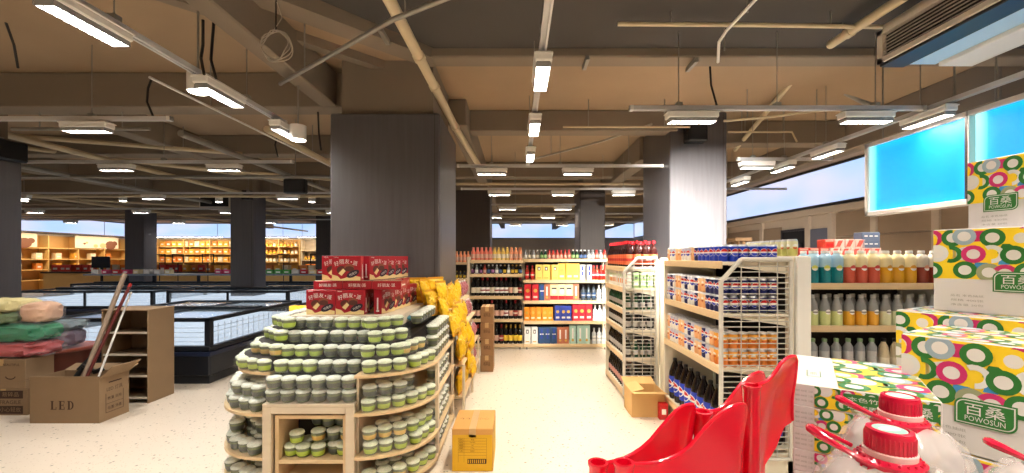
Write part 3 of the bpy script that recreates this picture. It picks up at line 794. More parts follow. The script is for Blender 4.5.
# ================================================================== FAR GONDOLA WITH SAUCES (B)
BL = .93; BD = .36
GB = gondola('shelf_unit', 'cream shelf unit of dark bottles with a tall wire end, beyond the cola', (1.15, 5.47, 0), -PI / 2, BL, BD, (.085, .444, .74, .951, 1.183, 1.405), .085, 1.47)
wire_side(GB, BL + .012, BD, .06, 1.5)
MB(M_cream).box((BL, BD + .005, 0), (BL + .03, BD + .09, 1.5), .004).build('end_post', GB)
sauce = make_bottle('dark sauce bottle with red cap', [(.039, 0), (.042, .015), (.042, .16), (.026, .205), (.015, .24), (.015, .255)], mat('soy_dark', (46, 16, 12), .15), mat('sauce_orange_label', (226, 112, 70), .5), (.025, .135), .0427, M_capr, (.245, .28), .02, name='sauce_bottle', extra=mat('sauce_red_label', (188, 40, 34), .5))
rowfill(GB, sauce, .01, .92, 10, .05, 1.405, 'red capped sauce bottle, front row, sauce unit top', 'sauce bottles on the top shelf', frm='far end')
for j in range(1, 4):
    for i in (9, 7, 5): sauce.put(wpos(GB, .056 + i * .091, .05 + j * .09, 1.405), -.2, '%s sauce bottle back from the %s end row on the sauce shelf top' % (ORD[j], {9: 'near', 7: 'middle', 5: 'farther'}[i]), 'sauce bottles on the top shelf')
M_gpk = mat('pale_green_pack', (170, 206, 136), .5); M_dgreen = mat('green_bottle_glass', (26, 64, 40), .15)
packg = make_box('pale green drink carton', .06, .06, .16, M_gpk, lambda mb, w, d, h: [front(mb, M_lwhite, R4(-.022, .03, .022, .07), d), front(mb, M_dgreen, R4(-.015, .09, .015, .12), d)], 'carton', 'drink_carton')
packw = make_box('white snack pack', .07, .05, .17, M_lwhite, lambda mb, w, d, h: [front(mb, M_orange, R4(-.025, .04, .025, .09), d), front(mb, M_gpk, disc(.018, n=10, cy=.125), d)], 'pack', 'snack_pack')
gbeer = make_bottle('green glass bottle', [(.027, 0), (.028, .01), (.028, .11), (.012, .15), (.012, .18)], M_dgreen, M_silver, (.03, .08), .0285, M_silver, (.17, .185), .013)
dbeer = make_bottle('dark bottle with silver label', [(.029, 0), (.03, .01), (.03, .12), (.013, .17), (.012, .2)], M_dglass, mat('label_silver', (176, 172, 168), .4), (.03, .09), .0305, M_silver, (.195, .21), .013)
dred = make_bottle('dark bottle with pale red label', [(.029, 0), (.03, .01), (.03, .14), (.013, .2), (.012, .235)], M_dglass, mat('label_rose', (196, 140, 130), .5), (.04, .1), .0305, M_capb, (.225, .245), .014)
for z, fp, ep, nm in ((1.183, packw, packg, 'second'), (.951, gbeer, gbeer, 'third'), (.74, dbeer, dbeer, 'fourth'), (.444, dbeer, gbeer, 'fifth'), (.085, dred, dred, 'bottom')):
    rowfill(GB, fp, .01, .92, 11, .05, z, 'item along the aisle, sauce unit\'s %s shelf' % nm, 'goods on the sauce unit, %s shelf' % nm, frm='far end', turn=0)
    for j in range(1, 4): ep.put(wpos(GB, .88, .05 + j * .075, z), 0, '%s item back behind the wire end, sauce unit\'s %s shelf' % (ORD[j], nm), 'goods on the sauce unit, %s shelf' % nm)
# open carton on the floor before it
M_card2 = mat('light_cardboard', (214, 172, 110), .8, noise=.05, scale=9)
def open_carton(name, lab, x0, x1, y0, y1, h, m, flaps, group=None, z=0.0, rot=0, cat='carton', inside=True):
    cx, cy = (x0 + x1) / 2, (y0 + y1) / 2; t = thing(name, lab, cat, (cx, cy, z), rot, group)
    a, b = (x1 - x0) / 2, (y1 - y0) / 2; th = .006
    s = MB(m).box((-a, -b, 0), (a, -b + th, h)).box((-a, b - th, 0), (a, b, h)).box((-a, -b + th, 0), (-a + th, b - th, h)).box((a - th, -b + th, 0), (a, b - th, h)).box((-a + th, -b + th, 0), (a - th, b - th, th))
    s.build('carton_body', t)
    for side, ang, ln in flaps:
        f = MB(m); c, s_ = math.cos(ang) * ln, math.sin(ang) * ln                        # ang: 0 level outward, pi/2 upright
        if side == 'f': pts = [(-a, -b, h), (a, -b, h), (a, -b - c, h + s_), (-a, -b - c, h + s_)]
        if side == 'b': pts = [(a, b, h), (-a, b, h), (-a, b + c, h + s_), (a, b + c, h + s_)]
        if side == 'l': pts = [(-a, b, h), (-a, -b, h), (-a - c, -b, h + s_), (-a - c, b, h + s_)]
        if side == 'r': pts = [(a, -b, h), (a, b, h), (a + c, b, h + s_), (a + c, -b, h + s_)]
        f.sheet([[pts[0], pts[1]], [pts[3], pts[2]]], .005).build('flap', t)
    return t
t = open_carton('carton', 'open light brown carton on the floor before the sauce unit', 1.09, 1.40, 4.05, 4.33, .235, M_card2, (('f', .15, .1), ('l', 2.9, .12), ('b', .25, .14)))
tag(MB(M_red).box((1.33, 3.98, 0.0), (1.41, 4.04, .15), .004).m(M_lwhite).flat(R4(-.02, .05, .02, .1), (1.37, 3.98, 0), (1, 0, 0), (0, 0, 1), .001).build('red_pack', None, (1.37, 4.0, 0), world=True), 'small red pack on the floor against the open light carton', 'pack')

MB(M_cream).box((-.03, -.005, 0), (-.004, BD, 1.44), .003).build('side_panel', GB)
MB(M_cream).box((-.03, -.005, 0), (-.004, CD, 1.48), .003).build('side_panel', GC)
# ================================================================== WINE SHELVES FACING THE VIEWER (A)
AD = .4
GA = gondola('shelf_unit', 'wooden edged wine shelf with dark bottles, left bay of the far shelving', (-.754, 7.05, 0), 0, .869, AD, (.09, .5, .877, 1.238, 1.467), .09, 1.5)
GR = gondola('shelf_unit', 'wider shelf of gift boxes and spirits, right bay of the far shelving', (.118, 7.05, 0), 0, 1.393, AD, (.09, .467, .80, 1.14, 1.484), .09, 1.5)
MB(M_woodw).box((-.05, -.012, 0), (-.004, AD, 1.52), .004).build('side_panel', GA)
for g, L in ((GA, .869), (GR, 1.393)):
    for x in (.04, L - .07): MB(M_galv).cyl((x + .02, .015, 0), (x + .02, .015, .045), .014, n=8).build('foot', g)
def wine(words, cap, lab, extra=None, g=M_dglass): return make_bottle(words, [(.035, 0), (.037, .01), (.037, .19), (.03, .215), (.014, .245), (.013, .29)], g, lab, (.05, .14), .0375, cap, (.255, .3), .0145, name='wine_bottle', extra=extra)
M_lc = mat('label_cream', (226, 214, 190), .5); M_ly = mat('label_yellow', (226, 190, 60), .5); M_lr = mat('label_dull_red', (150, 50, 44), .5); M_lp = mat('label_pinkish', (214, 170, 150), .5)
w_cream = wine('dark wine bottle with cream label', M_capb, M_lc); w_white = wine('dark wine bottle with white label', M_capr, M_lwhite, M_lr)
w_pink = wine('dark wine bottle with pinkish label', M_capb, M_lp); w_yel = wine('dark wine bottle with yellow label', M_capg, M_ly); w_red = wine('dark wine bottle with dull red label', M_capr, M_lr, M_lc)
def smallb(words, col, lab, cap, up=None): return make_bottle(words, [(.024, 0), (.026, .008), (.026, .085), (.012, .115), (.011, .14)], col, lab, (.02, .07), .0265, cap, (.13, .152), .0125, name='small_bottle', upper=up, uz=.085)
def tallj(words, col, lab, cap): return make_bottle(words, [(.03, 0), (.032, .008), (.032, .13), (.018, .165), (.016, .2)], col, lab, (.03, .1), .0326, cap, (.19, .21), .018, name='juice_bottle')
j_pink = tallj('pink juice bottle', mat('juice_pink', (226, 120, 100), .3), M_lp, mat('cap_pink', (222, 130, 110), .4)); j_yel = tallj('yellow juice bottle', mat('juice_yellow', (232, 196, 96), .3), M_lc, M_capg)
j_or = tallj('orange juice bottle', mat('juice_orange', (232, 150, 110), .3), M_lp, mat('cap_orange', (228, 150, 90), .4)); j_dk = smallb('clear bottle with dark drink', mat('drink_grey', (90, 84, 76), .2), M_lc, M_cap)
s_grn = smallb('green labelled small bottle', M_dgreen, M_gpk, M_cap); s_red = smallb('red labelled small bottle', mat('drink_red', (190, 60, 44), .3), M_lp, M_capr); s_wht = smallb('silver labelled small bottle', mat('drink_clear', (150, 156, 160), .2), M_lwhite, M_silver)
s_vio = smallb('violet labelled small bottle', M_dglass, mat('label_violet', (150, 100, 150), .5), M_cap); s_blue = smallb('blue labelled small bottle', M_dglass, mat('label_blue', (80, 110, 160), .5), M_cap); s_yel = smallb('yellow labelled small bottle', M_dglass, M_ly, M_capg)
AW = '%s shelf of the left wine bay'
def seq(g, x0, x1, protos, y, z, words, group, names, rows=1, dy=.075):
    n = len(protos)
    for r in range(rows):
        for i, p in enumerate(protos):
            x = x0 + (x1 - x0) * (i + .5) / n
            lab = ('%s %s from the left, %s' % (ORD[i], names, words)) if r == 0 else ('%s in the second row, %s' % (names, words))
            p.put(wpos(g, x + random.uniform(-.002, .002), y + r * dy, z), random.uniform(-.2, .2), lab, group if r == 0 else group + ', second row')
seq(GA, .01, .86, [j_pink] * 5 + [j_yel] * 4 + [j_or] * 3, .05, 1.467, AW % 'top', 'bottles on the wine bay top', 'juice bottle', 2)
seq(GA, .01, .86, [s_vio, s_wht, s_vio, s_red, s_blue, s_vio, s_wht, s_blue, s_yel, s_wht, s_yel, s_yel, s_blue], .05, 1.238, AW % 'second', 'small bottles on the second wine shelf', 'small bottle', 1)
seq(GA, .01, .86, [w_cream, w_cream, w_white, w_white, w_cream, w_white, w_white, w_white, w_pink, w_cream, w_red], .055, .877, AW % 'third', 'wine bottles on the third shelf', 'dark wine bottle', 2, .085)
seq(GA, .01, .86, [w_pink, w_pink, w_pink, w_cream, w_red, w_pink, w_pink, w_white, w_pink, w_red, w_pink], .055, .5, AW % 'fourth', 'wine bottles on the fourth shelf', 'dark wine bottle', 2, .085)
seq(GA, .01, .86, [w_red, w_red, w_pink, w_red, w_cream, w_pink, w_red, w_yel, w_yel, w_yel, w_yel], .055, .09, AW % 'bottom', 'wine bottles on the bottom shelf', 'dark wine bottle', 2, .085)
RW = '%s shelf of the gift bay'
seq(GR, .01, 1.38, [s_wht, j_dk, s_wht, j_dk, s_grn, s_grn, s_red, s_red, s_red, s_red, s_red, s_red, s_grn, s_grn, s_blue, s_blue, s_wht, s_wht, s_red, s_wht, s_red], .05, 1.484, RW % 'top', 'small bottles on the gift bay top', 'small bottle', 2, .06)
def gb(words, w, h, base, fn, d=.1): return make_box(words, w, d, h, base, fn, 'gift box')
M_gy = mat('box_yellow', (238, 198, 76), .45); M_go = mat('box_orange', (238, 148, 36), .45); M_gb = mat('box_blue', (36, 62, 158), .4); M_gr = mat('box_red', (196, 22, 40), .4); M_gt = mat('box_teal', (170, 208, 196), .45); M_gn = mat('box_navy', (40, 74, 116), .4); M_gold = mat('gold_print', (214, 170, 80), .35, .3); M_gs = mat('box_silver', (190, 190, 190), .35, .3); M_gbr = mat('box_copper', (186, 110, 80), .45)
def d_black(mb, w, d, h): front(mb, M_capb, R4(-w * .2, h * .62, w * .2, h * .86), d); front(mb, M_lwhite, R4(-w * .1, h * .66, w * .1, h * .8), d, .0014); front(mb, M_gold, R4(-w * .3, h * .1, w * .3, h * .16), d)
def d_gold(mb, w, d, h): front(mb, M_gold, disc(w * .28, n=12, cy=h * .6), d); front(mb, M_lc, R4(-w * .3, h * .16, w * .3, h * .28), d)
def d_white(mb, w, d, h): front(mb, M_lwhite, R4(-w * .12, h * .3, w * .12, h * .85), d); front(mb, M_gold, disc(w * .2, n=12, cy=h * .2), d)
def d_peach(mb, w, d, h): front(mb, M_capr, R4(-w * .5, h * .05, w * .5, h * .3), d); front(mb, M_lc, disc(w * .3, h * .16, 12, cy=h * .55), d); front(mb, M_capb, R4(-w * .3, h * .7, w * .3, h * .78), d)
def d_navy(mb, w, d, h): front(mb, M_gb, R4(-w * .14, h * .3, w * .14, h * .9), d); front(mb, M_lwhite, R4(-w * .3, h * .55, w * .3, h * .62), d)
g_yb = gb('yellow gift box with a black badge', .116, .25, mat('box_pale_yellow', (244, 214, 110), .45), d_black); g_y = gb('golden yellow gift box', .116, .27, M_gy, d_gold); g_red = gb('red gift box', .108, .27, M_gr, d_gold); g_or = gb('orange gift box', .09, .22, M_go, d_gold)
g_bl = gb('blue gift box with gold emblem', .095, .25, M_gb, d_gold); g_te = gb('pale teal gift box', .108, .3, M_gt, d_white); g_nv = gb('navy blue gift box', .1, .27, M_gn, d_navy); g_ws = gb('white gift box with black badge', .1, .27, M_lwhite, d_black); g_co = gb('copper gift box', .1, .27, M_gbr, d_white); g_pe = gb('cream and red gift box', .13, .27, mat('box_cream', (232, 204, 160), .5), d_peach)
g_sv = gb('silver gift tube box', .09, .25, M_gs, d_navy)
b_sp = make_bottle('clear spirit bottle with silver label', [(.034, 0), (.036, .01), (.036, .17), (.014, .2), (.014, .235)], mat('clear_spirit', (206, 212, 214), .12), M_lwhite, (.05, .13), .0366, M_silver, (.225, .255), .016, name='spirit_bottle', extra=M_gs)
b_rd = make_bottle('red labelled spirit bottle', [(.03, 0), (.032, .01), (.032, .16), (.014, .19), (.013, .22)], mat('amber_spirit', (150, 50, 30), .15), M_red, (.04, .13), .0326, M_capr, (.21, .24), .015, name='spirit_bottle', extra=M_lc)
b_gr = make_bottle('grey spirit bottle', [(.034, 0), (.036, .01), (.036, .17), (.016, .2), (.014, .225)], mat('grey_spirit', (70, 80, 88), .15), M_gn, (.05, .13), .0366, M_capb, (.22, .25), .016, name='spirit_bottle', extra=M_gs)
seq(GR, .02, .20, [b_rd, b_rd], .06, 1.14, RW % 'second', 'spirits on the second gift shelf', 'red spirit bottle')
seq(GR, .2, .58, [g_yb] * 3, .07, 1.14, RW % 'second', 'gift boxes on the second gift shelf', 'yellow black-badged box')
seq(GR, .58, .93, [g_y] * 3, .07, 1.14, RW % 'second', 'gift boxes on the second gift shelf', 'golden yellow box')
seq(GR, .93, 1.13, [g_sv] * 2, .07, 1.14, RW % 'second', 'gift boxes on the second gift shelf', 'silver tube box')
seq(GR, 1.13, 1.38, [b_rd] * 4, .06, 1.14, RW % 'second', 'spirits on the second gift shelf', 'red capped spirit bottle')
seq(GR, .02, .25, [g_red] * 2, .07, .80, RW % 'third', 'gift boxes on the third gift shelf', 'red box')
seq(GR, .25, .45, [g_nv, g_co], .07, .80, RW % 'third', 'gift boxes on the third gift shelf', 'dark printed box')
seq(GR, .45, .93, [g_pe] * 3 + [g_co], .07, .80, RW % 'third', 'gift boxes on the third gift shelf', 'cream and red box')
seq(GR, .95, 1.38, [b_gr] * 3 + [b_sp] * 2, .06, .80, RW % 'third', 'spirits on the third gift shelf', 'grey spirit bottle')
seq(GR, .02, .5, [g_or] * 5, .07, .467, RW % 'fourth', 'gift boxes on the fourth gift shelf', 'orange box')
seq(GR, .51, .8, [g_bl] * 3, .07, .467, RW % 'fourth', 'gift boxes on the fourth gift shelf', 'blue box')
seq(GR, .8, 1.14, [g_red] * 3, .07, .467, RW % 'fourth', 'gift boxes on the fourth gift shelf', 'red box')
seq(GR, 1.15, 1.38, [b_sp] * 3, .06, .467, RW % 'fourth', 'spirits on the fourth gift shelf', 'clear spirit bottle')
seq(GR, .02, .24, [g_ws] * 2, .07, .09, RW % 'bottom', 'gift boxes on the bottom gift shelf', 'white black-badged box')
seq(GR, .25, .55, [g_nv] * 3, .07, .09, RW % 'bottom', 'gift boxes on the bottom gift shelf', 'navy box')
seq(GR, .55, .76, [g_co] * 2, .07, .09, RW % 'bottom', 'gift boxes on the bottom gift shelf', 'copper box')
seq(GR, .76, 1.11, [g_te] * 3, .07, .09, RW % 'bottom', 'gift boxes on the bottom gift shelf', 'pale teal box')
seq(GR, 1.13, 1.38, [b_sp] * 3, .06, .09, RW % 'bottom', 'spirits on the bottom gift shelf', 'clear spirit bottle')
# narrow shelf seen between the wide column and the wine bay
GN = gondola('shelf_unit', 'narrow wooden shelf glimpsed between the wide column and wine bay', (-1.35, 8.3, 0), 0, .55, .35, (.12, .5, .8, 1.1, 1.42), .12, 1.46)
for z, p, nm in ((1.42, j_or, 'top'), (1.1, s_yel, 'second'), (.8, s_red, 'third')):
    seq(GN, .02, .53, [p] * 7, .05, z, 'on the %s shelf of the narrow far shelf' % nm, 'bottles on the narrow far shelf', 'small bottle')

# ================================================================== DRINKS SHELF FACING THE VIEWER (D)
DL, DD = 1.05, .42
GD = gondola('shelf_unit', 'cream shelf unit of bright juice bottles beside the wire end', (2.255, 3.3, 0), 0, DL, DD, (.2, .64, .978, 1.304), .2, 1.52, lip=.045)
MB(M_white).box((-.075, -.012, 0), (-.004, DD, 1.5), .004).build('side_panel', GD)
MB(M_white).box((DL + .004, -.012, 0), (DL + .05, DD, 1.5), .004).build('side_panel', GD)
def jug_b(words, col, lab): return make_bottle(words, [(.042, 0), (.046, .01), (.046, .12), (.045, .13), (.036, .185), (.02, .215), (.019, .235)], col, lab, (.125, .19), .0, M_cap, (.228, .252), .022, upper=clear('clear_bottle_top', (226, 232, 236), .55), uz=.12, name='juice_bottle', n=14) if not lab else None
def fruit(words, col, top, mark):
    t = thing('juice_bottle', words, 'bottle')
    MB(col).lathe([(.040, 0), (.046, .012), (.046, .125)], 14).m(top).lathe([(.046, .125), (.0465, .185), (.04, .21), (.022, .226), (.02, .238)], 14).build('body', t)
    l = MB(mark)
    for a in (-PI / 2,): emblem(l, .0464, .12, a, .022, (mark, mark, M_lwhite))
    l.build('label', t); MB(M_cap).lathe([(.022, .232), (.022, .25), (.02, .254), (0, .254)], 14).build('cap', t)
    return Proto(t)
f_teal = fruit('teal', mat('juice_teal', (20, 128, 136), .25), mat('top_pale_blue', (170, 206, 226), .25), mat('mark_lime', (214, 214, 96), .4))
f_red = fruit('red', mat('juice_coral', (208, 88, 66), .25), mat('top_cream', (238, 222, 176), .25), mat('mark_coral', (214, 76, 66), .4))
f_yel = fruit('yellow', mat('juice_gold', (222, 164, 32), .25), mat('top_cream', (238, 222, 176), .25), mat('mark_gold', (214, 150, 40), .4))
f_brn = fruit('brown', mat('juice_plum', (140, 52, 36), .25), mat('top_grey', (206, 196, 178), .25), mat('mark_pink', (220, 150, 120), .4))
DW = 'on the drinks unit\'s upper shelf'
cols = [f_teal] * 3 + [f_red] * 3 + [f_yel] * 3 + [f_brn] * 2
nm = ['teal'] * 3 + ['coral red'] * 3 + ['golden yellow'] * 3 + ['plum brown'] * 2
for r in range(2):
    for i, p in enumerate(cols):
        k = i % 3
        p.put(wpos(GD, .052 + i * .0945, .052 + r * .1, 1.304), random.uniform(-.15, .15), ('%s %s juice bottle from the left %s' % (ORD[k], nm[i], DW)) if r == 0 else '%s juice bottle in the second row %s' % (nm[i], DW), 'juice bottles on the upper shelf' if r == 0 else 'second row of juice bottles')
def milk(words, col, n2):
    t = thing('tea_bottle', words, 'bottle')
    MB(mat('bottle_grey_top', (150, 150, 148), .2)).lathe([(.036, .15), (.02, .195), (.016, .215)], 12).m(col).lathe([(.036, 0), (.039, .008), (.039, .06), (.039, .11)], 12).m(mat('bottle_grey_top', (150, 150, 148), .2)).lathe([(.039, .11), (.036, .15)], 12).build('body', t)
    l = MB(M_lwhite); emblem(l, .0393, .105, -PI / 2, .02, (M_lwhite, M_ink, M_lwhite)); l.build('label', t)
    MB(mat('grey_cap', (170, 168, 164), .4)).lathe([(.018, .21), (.018, .236), (0, .238)], 12).build('cap', t)
    return Proto(t)
m_lime = milk('lime', mat('tea_lime', (216, 222, 150), .3), 0); m_org = milk('orange', mat('tea_orange', (236, 172, 50), .3), 0); m_wht = milk('white', mat('tea_white', (230, 232, 190), .3), 0)
for i, (p, nmx) in enumerate([(m_lime, 'lime')] * 3 + [(m_org, 'orange')] * 3 + [(m_wht, 'pale')] * 5):
    for r in range(2):
        p.put(wpos(GD, .055 + i * .094, .05 + r * .085, .978), random.uniform(-.1, .1), ('%s %s tea bottle from the left on the drinks unit\'s middle shelf' % (ORD[(i % 3) if i < 6 else i - 6], nmx)) if r == 0 else '%s tea bottle in the second row of the drinks unit\'s middle shelf' % nmx, 'tea bottles on the middle shelf' if r == 0 else 'second row of tea bottles')
water = make_bottle('grey', [(.032, 0), (.034, .01), (.034, .13), (.034, .17), (.016, .2), (.015, .215)], mat('pouch_grey', (150, 152, 154), .3), M_gs, (.04, .14), .0346, mat('green_cap', (120, 150, 110), .4), (.21, .235), .018, name='water_bottle')
creamb = make_bottle('cream', [(.032, 0), (.036, .01), (.038, .1), (.03, .17), (.016, .2), (.015, .215)], mat('bottle_cream', (206, 190, 156), .3), M_lc, (.04, .09), .0385, M_capb, (.21, .235), .018, name='milk_bottle')
for i in range(11):
    p = water if i < 6 else creamb
    p.put(wpos(GD, .055 + i * .092, .05, .64), 0, '%s %s from the left on the drinks unit\'s lower shelf' % (ORD[i if i < 6 else i - 6], 'grey water bottle' if i < 6 else 'cream coloured bottle'), 'bottles on the lower drinks shelf')
# red and pink packs stacked behind, on the unit's back ledge
MB(M_white).box((-.07, DD + .004, 1.46), (DL + .05, DD + .3, 1.515), .004).build('back_ledge', GD)
MB(M_cream).box((-.07, DD + .26, 0), (DL + .05, DD + .3, 1.46), .004).build('rear_panel', GD)
pk_r = make_box('red', .085, .1, .075, mat('pack_red', (214, 70, 50), .45), lambda mb, w, d, h: [front(mb, M_red, R4(-.03, .01, .03, .04), d), front(mb, M_lp, R4(-.035, .055, .035, .068), d)], 'pack', 'drink_pack')
pk_p = make_box('pink', .085, .1, .075, mat('pack_pink', (236, 196, 186), .45), lambda mb, w, d, h: [front(mb, mat('pack_coral', (220, 84, 70), .45), [(-.038, .01), (.0, .01), (.03, .068), (-.01, .068)], d)], 'pack', 'drink_pack')
pk_b = make_box('blue', .16, .1, .07, mat('pack_slate', (92, 104, 130), .45), lambda mb, w, d, h: [front(mb, M_lwhite, R4(-.06 + k * .045, .03, -.03 + k * .045, .04), d) for k in range(3)], 'pack', 'drink_pack')
for i in range(11):
    p = pk_r if i < 5 else pk_p
    if i > 9: continue
    p.put(wpos(GD, .12 + i * .092, DD + .15, 1.515), 0, '%s %s drink pack from the left along the ledge behind the juice bottles' % (ORD[i if i < 5 else i - 5], 'red' if i < 5 else 'pink'), 'packs on the ledge behind the juice')
for i in range(4):
    (pk_r if i == 0 else pk_p).put(wpos(GD, .53 + i * .092, DD + .15, 1.59), 0, '%s pack from the left of the upper row behind the juice bottles' % ORD[i], 'packs on the ledge behind the juice')
for i in range(2): pk_b.put(wpos(GD, .9 , DD + .15, 1.59 + .07 * i), 0, '%s slate blue pack behind the juice bottles' % ('lower', 'upper')[i], 'packs on the ledge behind the juice')
# ================================================================== ROUND ENDED JELLY DISPLAY
IX0, IX1, IY, IR = -1.595, -1.017, 2.7, .45            # straight front from IX0 to IX1, quarter rounds of radius IR
t = GI = thing('display_island', 'pale wooden round-ended display island piled with jelly cups before the wide column', 'display stand', (-1.3, 3.4, 0))
def qarc(side, r, cx=None, n=12):
    cx = (IX0 if side < 0 else IX1) if cx is None else cx
    return [(cx + side * r * math.sin(PI / 2 * k / n), IY + IR - r * math.cos(PI / 2 * k / n)) for k in range(n + 1)]
YE = 3.98
for side, nm_ in ((-1, 'left'), (1, 'right')):
    cx = IX0 if side < 0 else IX1
    for z in (.06, .244, .52, .76):
        ir = .37 if side < 0 and z > .7 else IR
        pts = qarc(side, ir) + [(cx + side * ir, YE), (cx, YE)]
        if side < 0: pts = pts[::-1]
        MB(M_wood).prism(pts, z - .018, z, 'z').build('shelf', t, world=True)
    # stepped plinth carrying the upper layers
    for k, (z0, z1, r) in enumerate(((.76, .8425, .335), (.8425, .925, .25), (.925, 1.0075, .165))):
        pts = qarc(side, r) + [(cx + side * r, YE), (cx, YE)]
        if side < 0: pts = pts[::-1]
        MB(M_backp).prism(pts, z0, z1 - .001, 'z').build('step', t, world=True)  # dark colour stands in for the shaded gaps between packs
    MB(M_woodw).box((cx + side * (IR - .03), IY + IR + .02, 0), (cx + side * (IR - .008), IY + IR + .08, .742)).build('post', t, world=True)
    MB(M_woodw).box((cx + side * (IR - .03), YE - .03, 0), (cx + side * (IR - .008), YE, .742)).build('post', t, world=True)
    MB(M_woodw).box((cx - .008, IY + .06, 0), (cx + .008, YE, .742)).build('divider', t, world=True)
MB(M_woodw).box((IX0 + .01, 3.0, 0), (IX1 - .01, YE, .585)).build('core', t, world=True)
MB(M_woodw).box((IX0, IY, .563), (IX1, 3.02, .583), .003).build('counter', t, world=True)
for k in range(2, 6): MB(M_backp).box((IX0 + .002, IY + .11 + .085 * (k - 1), .583 + .0825 * (k - 1) if k > 2 else .583), (IX1 - .002, YE, .583 + .0825 * k - .001)).build('step', t, world=True)  # risers coloured dark for the shade between the stacked packs
MB(M_woodw).box((-1.66, 3.165, .997), (-.85, YE + .02, 1.078), .003).build('top_board', t, world=True)
# front frame and the crate inside it
fr = MB(M_woodw)
for a, b in (((IX0, .0), (IX0 + .055, .563)), ((IX1 - .055, .0), (IX1, .563)), ((IX0 + .055, .52), (IX1 - .055, .563)), ((IX0 + .055, .0), (IX1 - .055, .05))):
    fr.box((a[0], IY, a[1]), (b[0], IY + .03, b[1]), .002)
fr.build('front_frame', t, world=True)
CB = thing('crate', 'wooden crate of loose jelly cups inside the island\'s front frame', 'crate', (-1.306, IY + .17, .05))
cb = MB(M_wood); x0, x1 = IX0 + .06, IX1 - .06
for a, b in (((x0, .052), (x0 + .025, .5)), ((x1 - .025, .052), (x1, .5))): cb.box((a[0], IY + .035, a[1]), (b[0], IY + .29, b[1]), .002)
cb.build('side', CB, world=True)
for z in (.052, .19, .475): MB(M_wood).box((x0 + .025, IY + .035, z), (x1 - .025, IY + .29, z + .025), .002).build('shelf', CB, world=True)
MB(M_backp).box((x0, IY + .285, .052), (x1, IY + .298, .5)).build('back', CB, world=True)

# ------------------------------------------------------------------ jelly cups
M_cupc = mat('jelly_cup_clear', (120, 130, 96), .18); M_jg = mat('jelly_green', (168, 192, 70), .3); M_jy = mat('jelly_amber', (214, 178, 92), .3); M_jd = mat('jelly_dark', (74, 80, 72), .3)
M_lid = mat('jelly_lid', (246, 248, 238), .3, rgb2=(176, 194, 146), scale=60, detail=1); M_lid2 = mat('jelly_lid_grey', (244, 246, 242), .3, rgb2=(184, 194, 172), scale=60, detail=1)
M_film = clear('shrink_film', (220, 224, 222), .10, .05)
def cup_meshes(jm, lm):
    b = MB(M_cupc).lathe([(.026, 0), (.034, .003), (.039, .012)], 14).m(jm).lathe([(.039, .012), (.043, .026), (.0442, .042)], 14).m(M_cupc).lathe([(.0442, .042), (.0445, .056)], 14).mesh('cup')
    l = MB(mat('cup_rim', (120, 128, 112), .25)).lathe([(.0445, .054), (.0475, .056), (.0475, .062)], 14).m(lm).lathe([(.0475, .062), (.0465, .070), (.040, .077), (.020, .081), (0, .0815)], 14).mesh('lid')
    return b, l
CUPS = {'green': cup_meshes(M_jg, M_lid), 'amber': cup_meshes(M_jy, M_lid), 'dark': cup_meshes(M_jd, M_lid2)}
def link(name, me, parent, loc=(0, 0, 0)):
    o = bpy.data.objects.new(name, me); C.objects.link(o); o.parent = parent; o.location = loc; return o
def make_pack(kind):
    t = thing('jelly_pack', 'three cup jelly pack', 'jelly cups')
    for k in (-1, 0, 1):
        c = link('cup', CUPS[kind][0], t, (k * .0955, 0, 0)); link('lid', CUPS[kind][1], c)
    f = MB(M_film); prof = [(-.0470, .004), (-.0472, .06), (-.040, .0805), (.040, .0805), (.0472, .06), (.0470, .004)]
    rows = [[(x, y, z) for x in (-.146, .146)] for y, z in prof]
    for a, b in zip(rows, rows[1:]): f.add(a + b, [(0, 1, 3, 2)], False)
    f.build('shrink_film', t)
    return Proto(t)
PACK = {k: make_pack(k) for k in CUPS}
def make_cup(kind):
    t = thing('jelly_cup', 'single jelly cup', 'jelly cup'); link('cup', CUPS[kind][0], t); link('lid', CUPS[kind][1], t); return Proto(t)
CUP = {k: make_cup(k) for k in CUPS}
RK = random.Random(3)
# stepped pile over the front frame
for k in range(6):
    yc = IY + .052 + (0 if k < 2 else .085 * (k - 1))
    for c in (0, 1):
        kind = 'dark' if (k < 2 or (c == 1 and k in (3, 4))) else RK.choice(('green', 'green', 'dark'))
        PACK[kind].put((-1.453 + c * .294 + RK.uniform(-.006, .006), yc, .583 + .0825 * k + (.0 if k else 0)), RK.uniform(-.03, .03),
            '%s jelly pack over the island\'s front frame, %s layer up' % (('left', 'right')[c], ORD[k]), 'jelly packs stacked over the front frame')
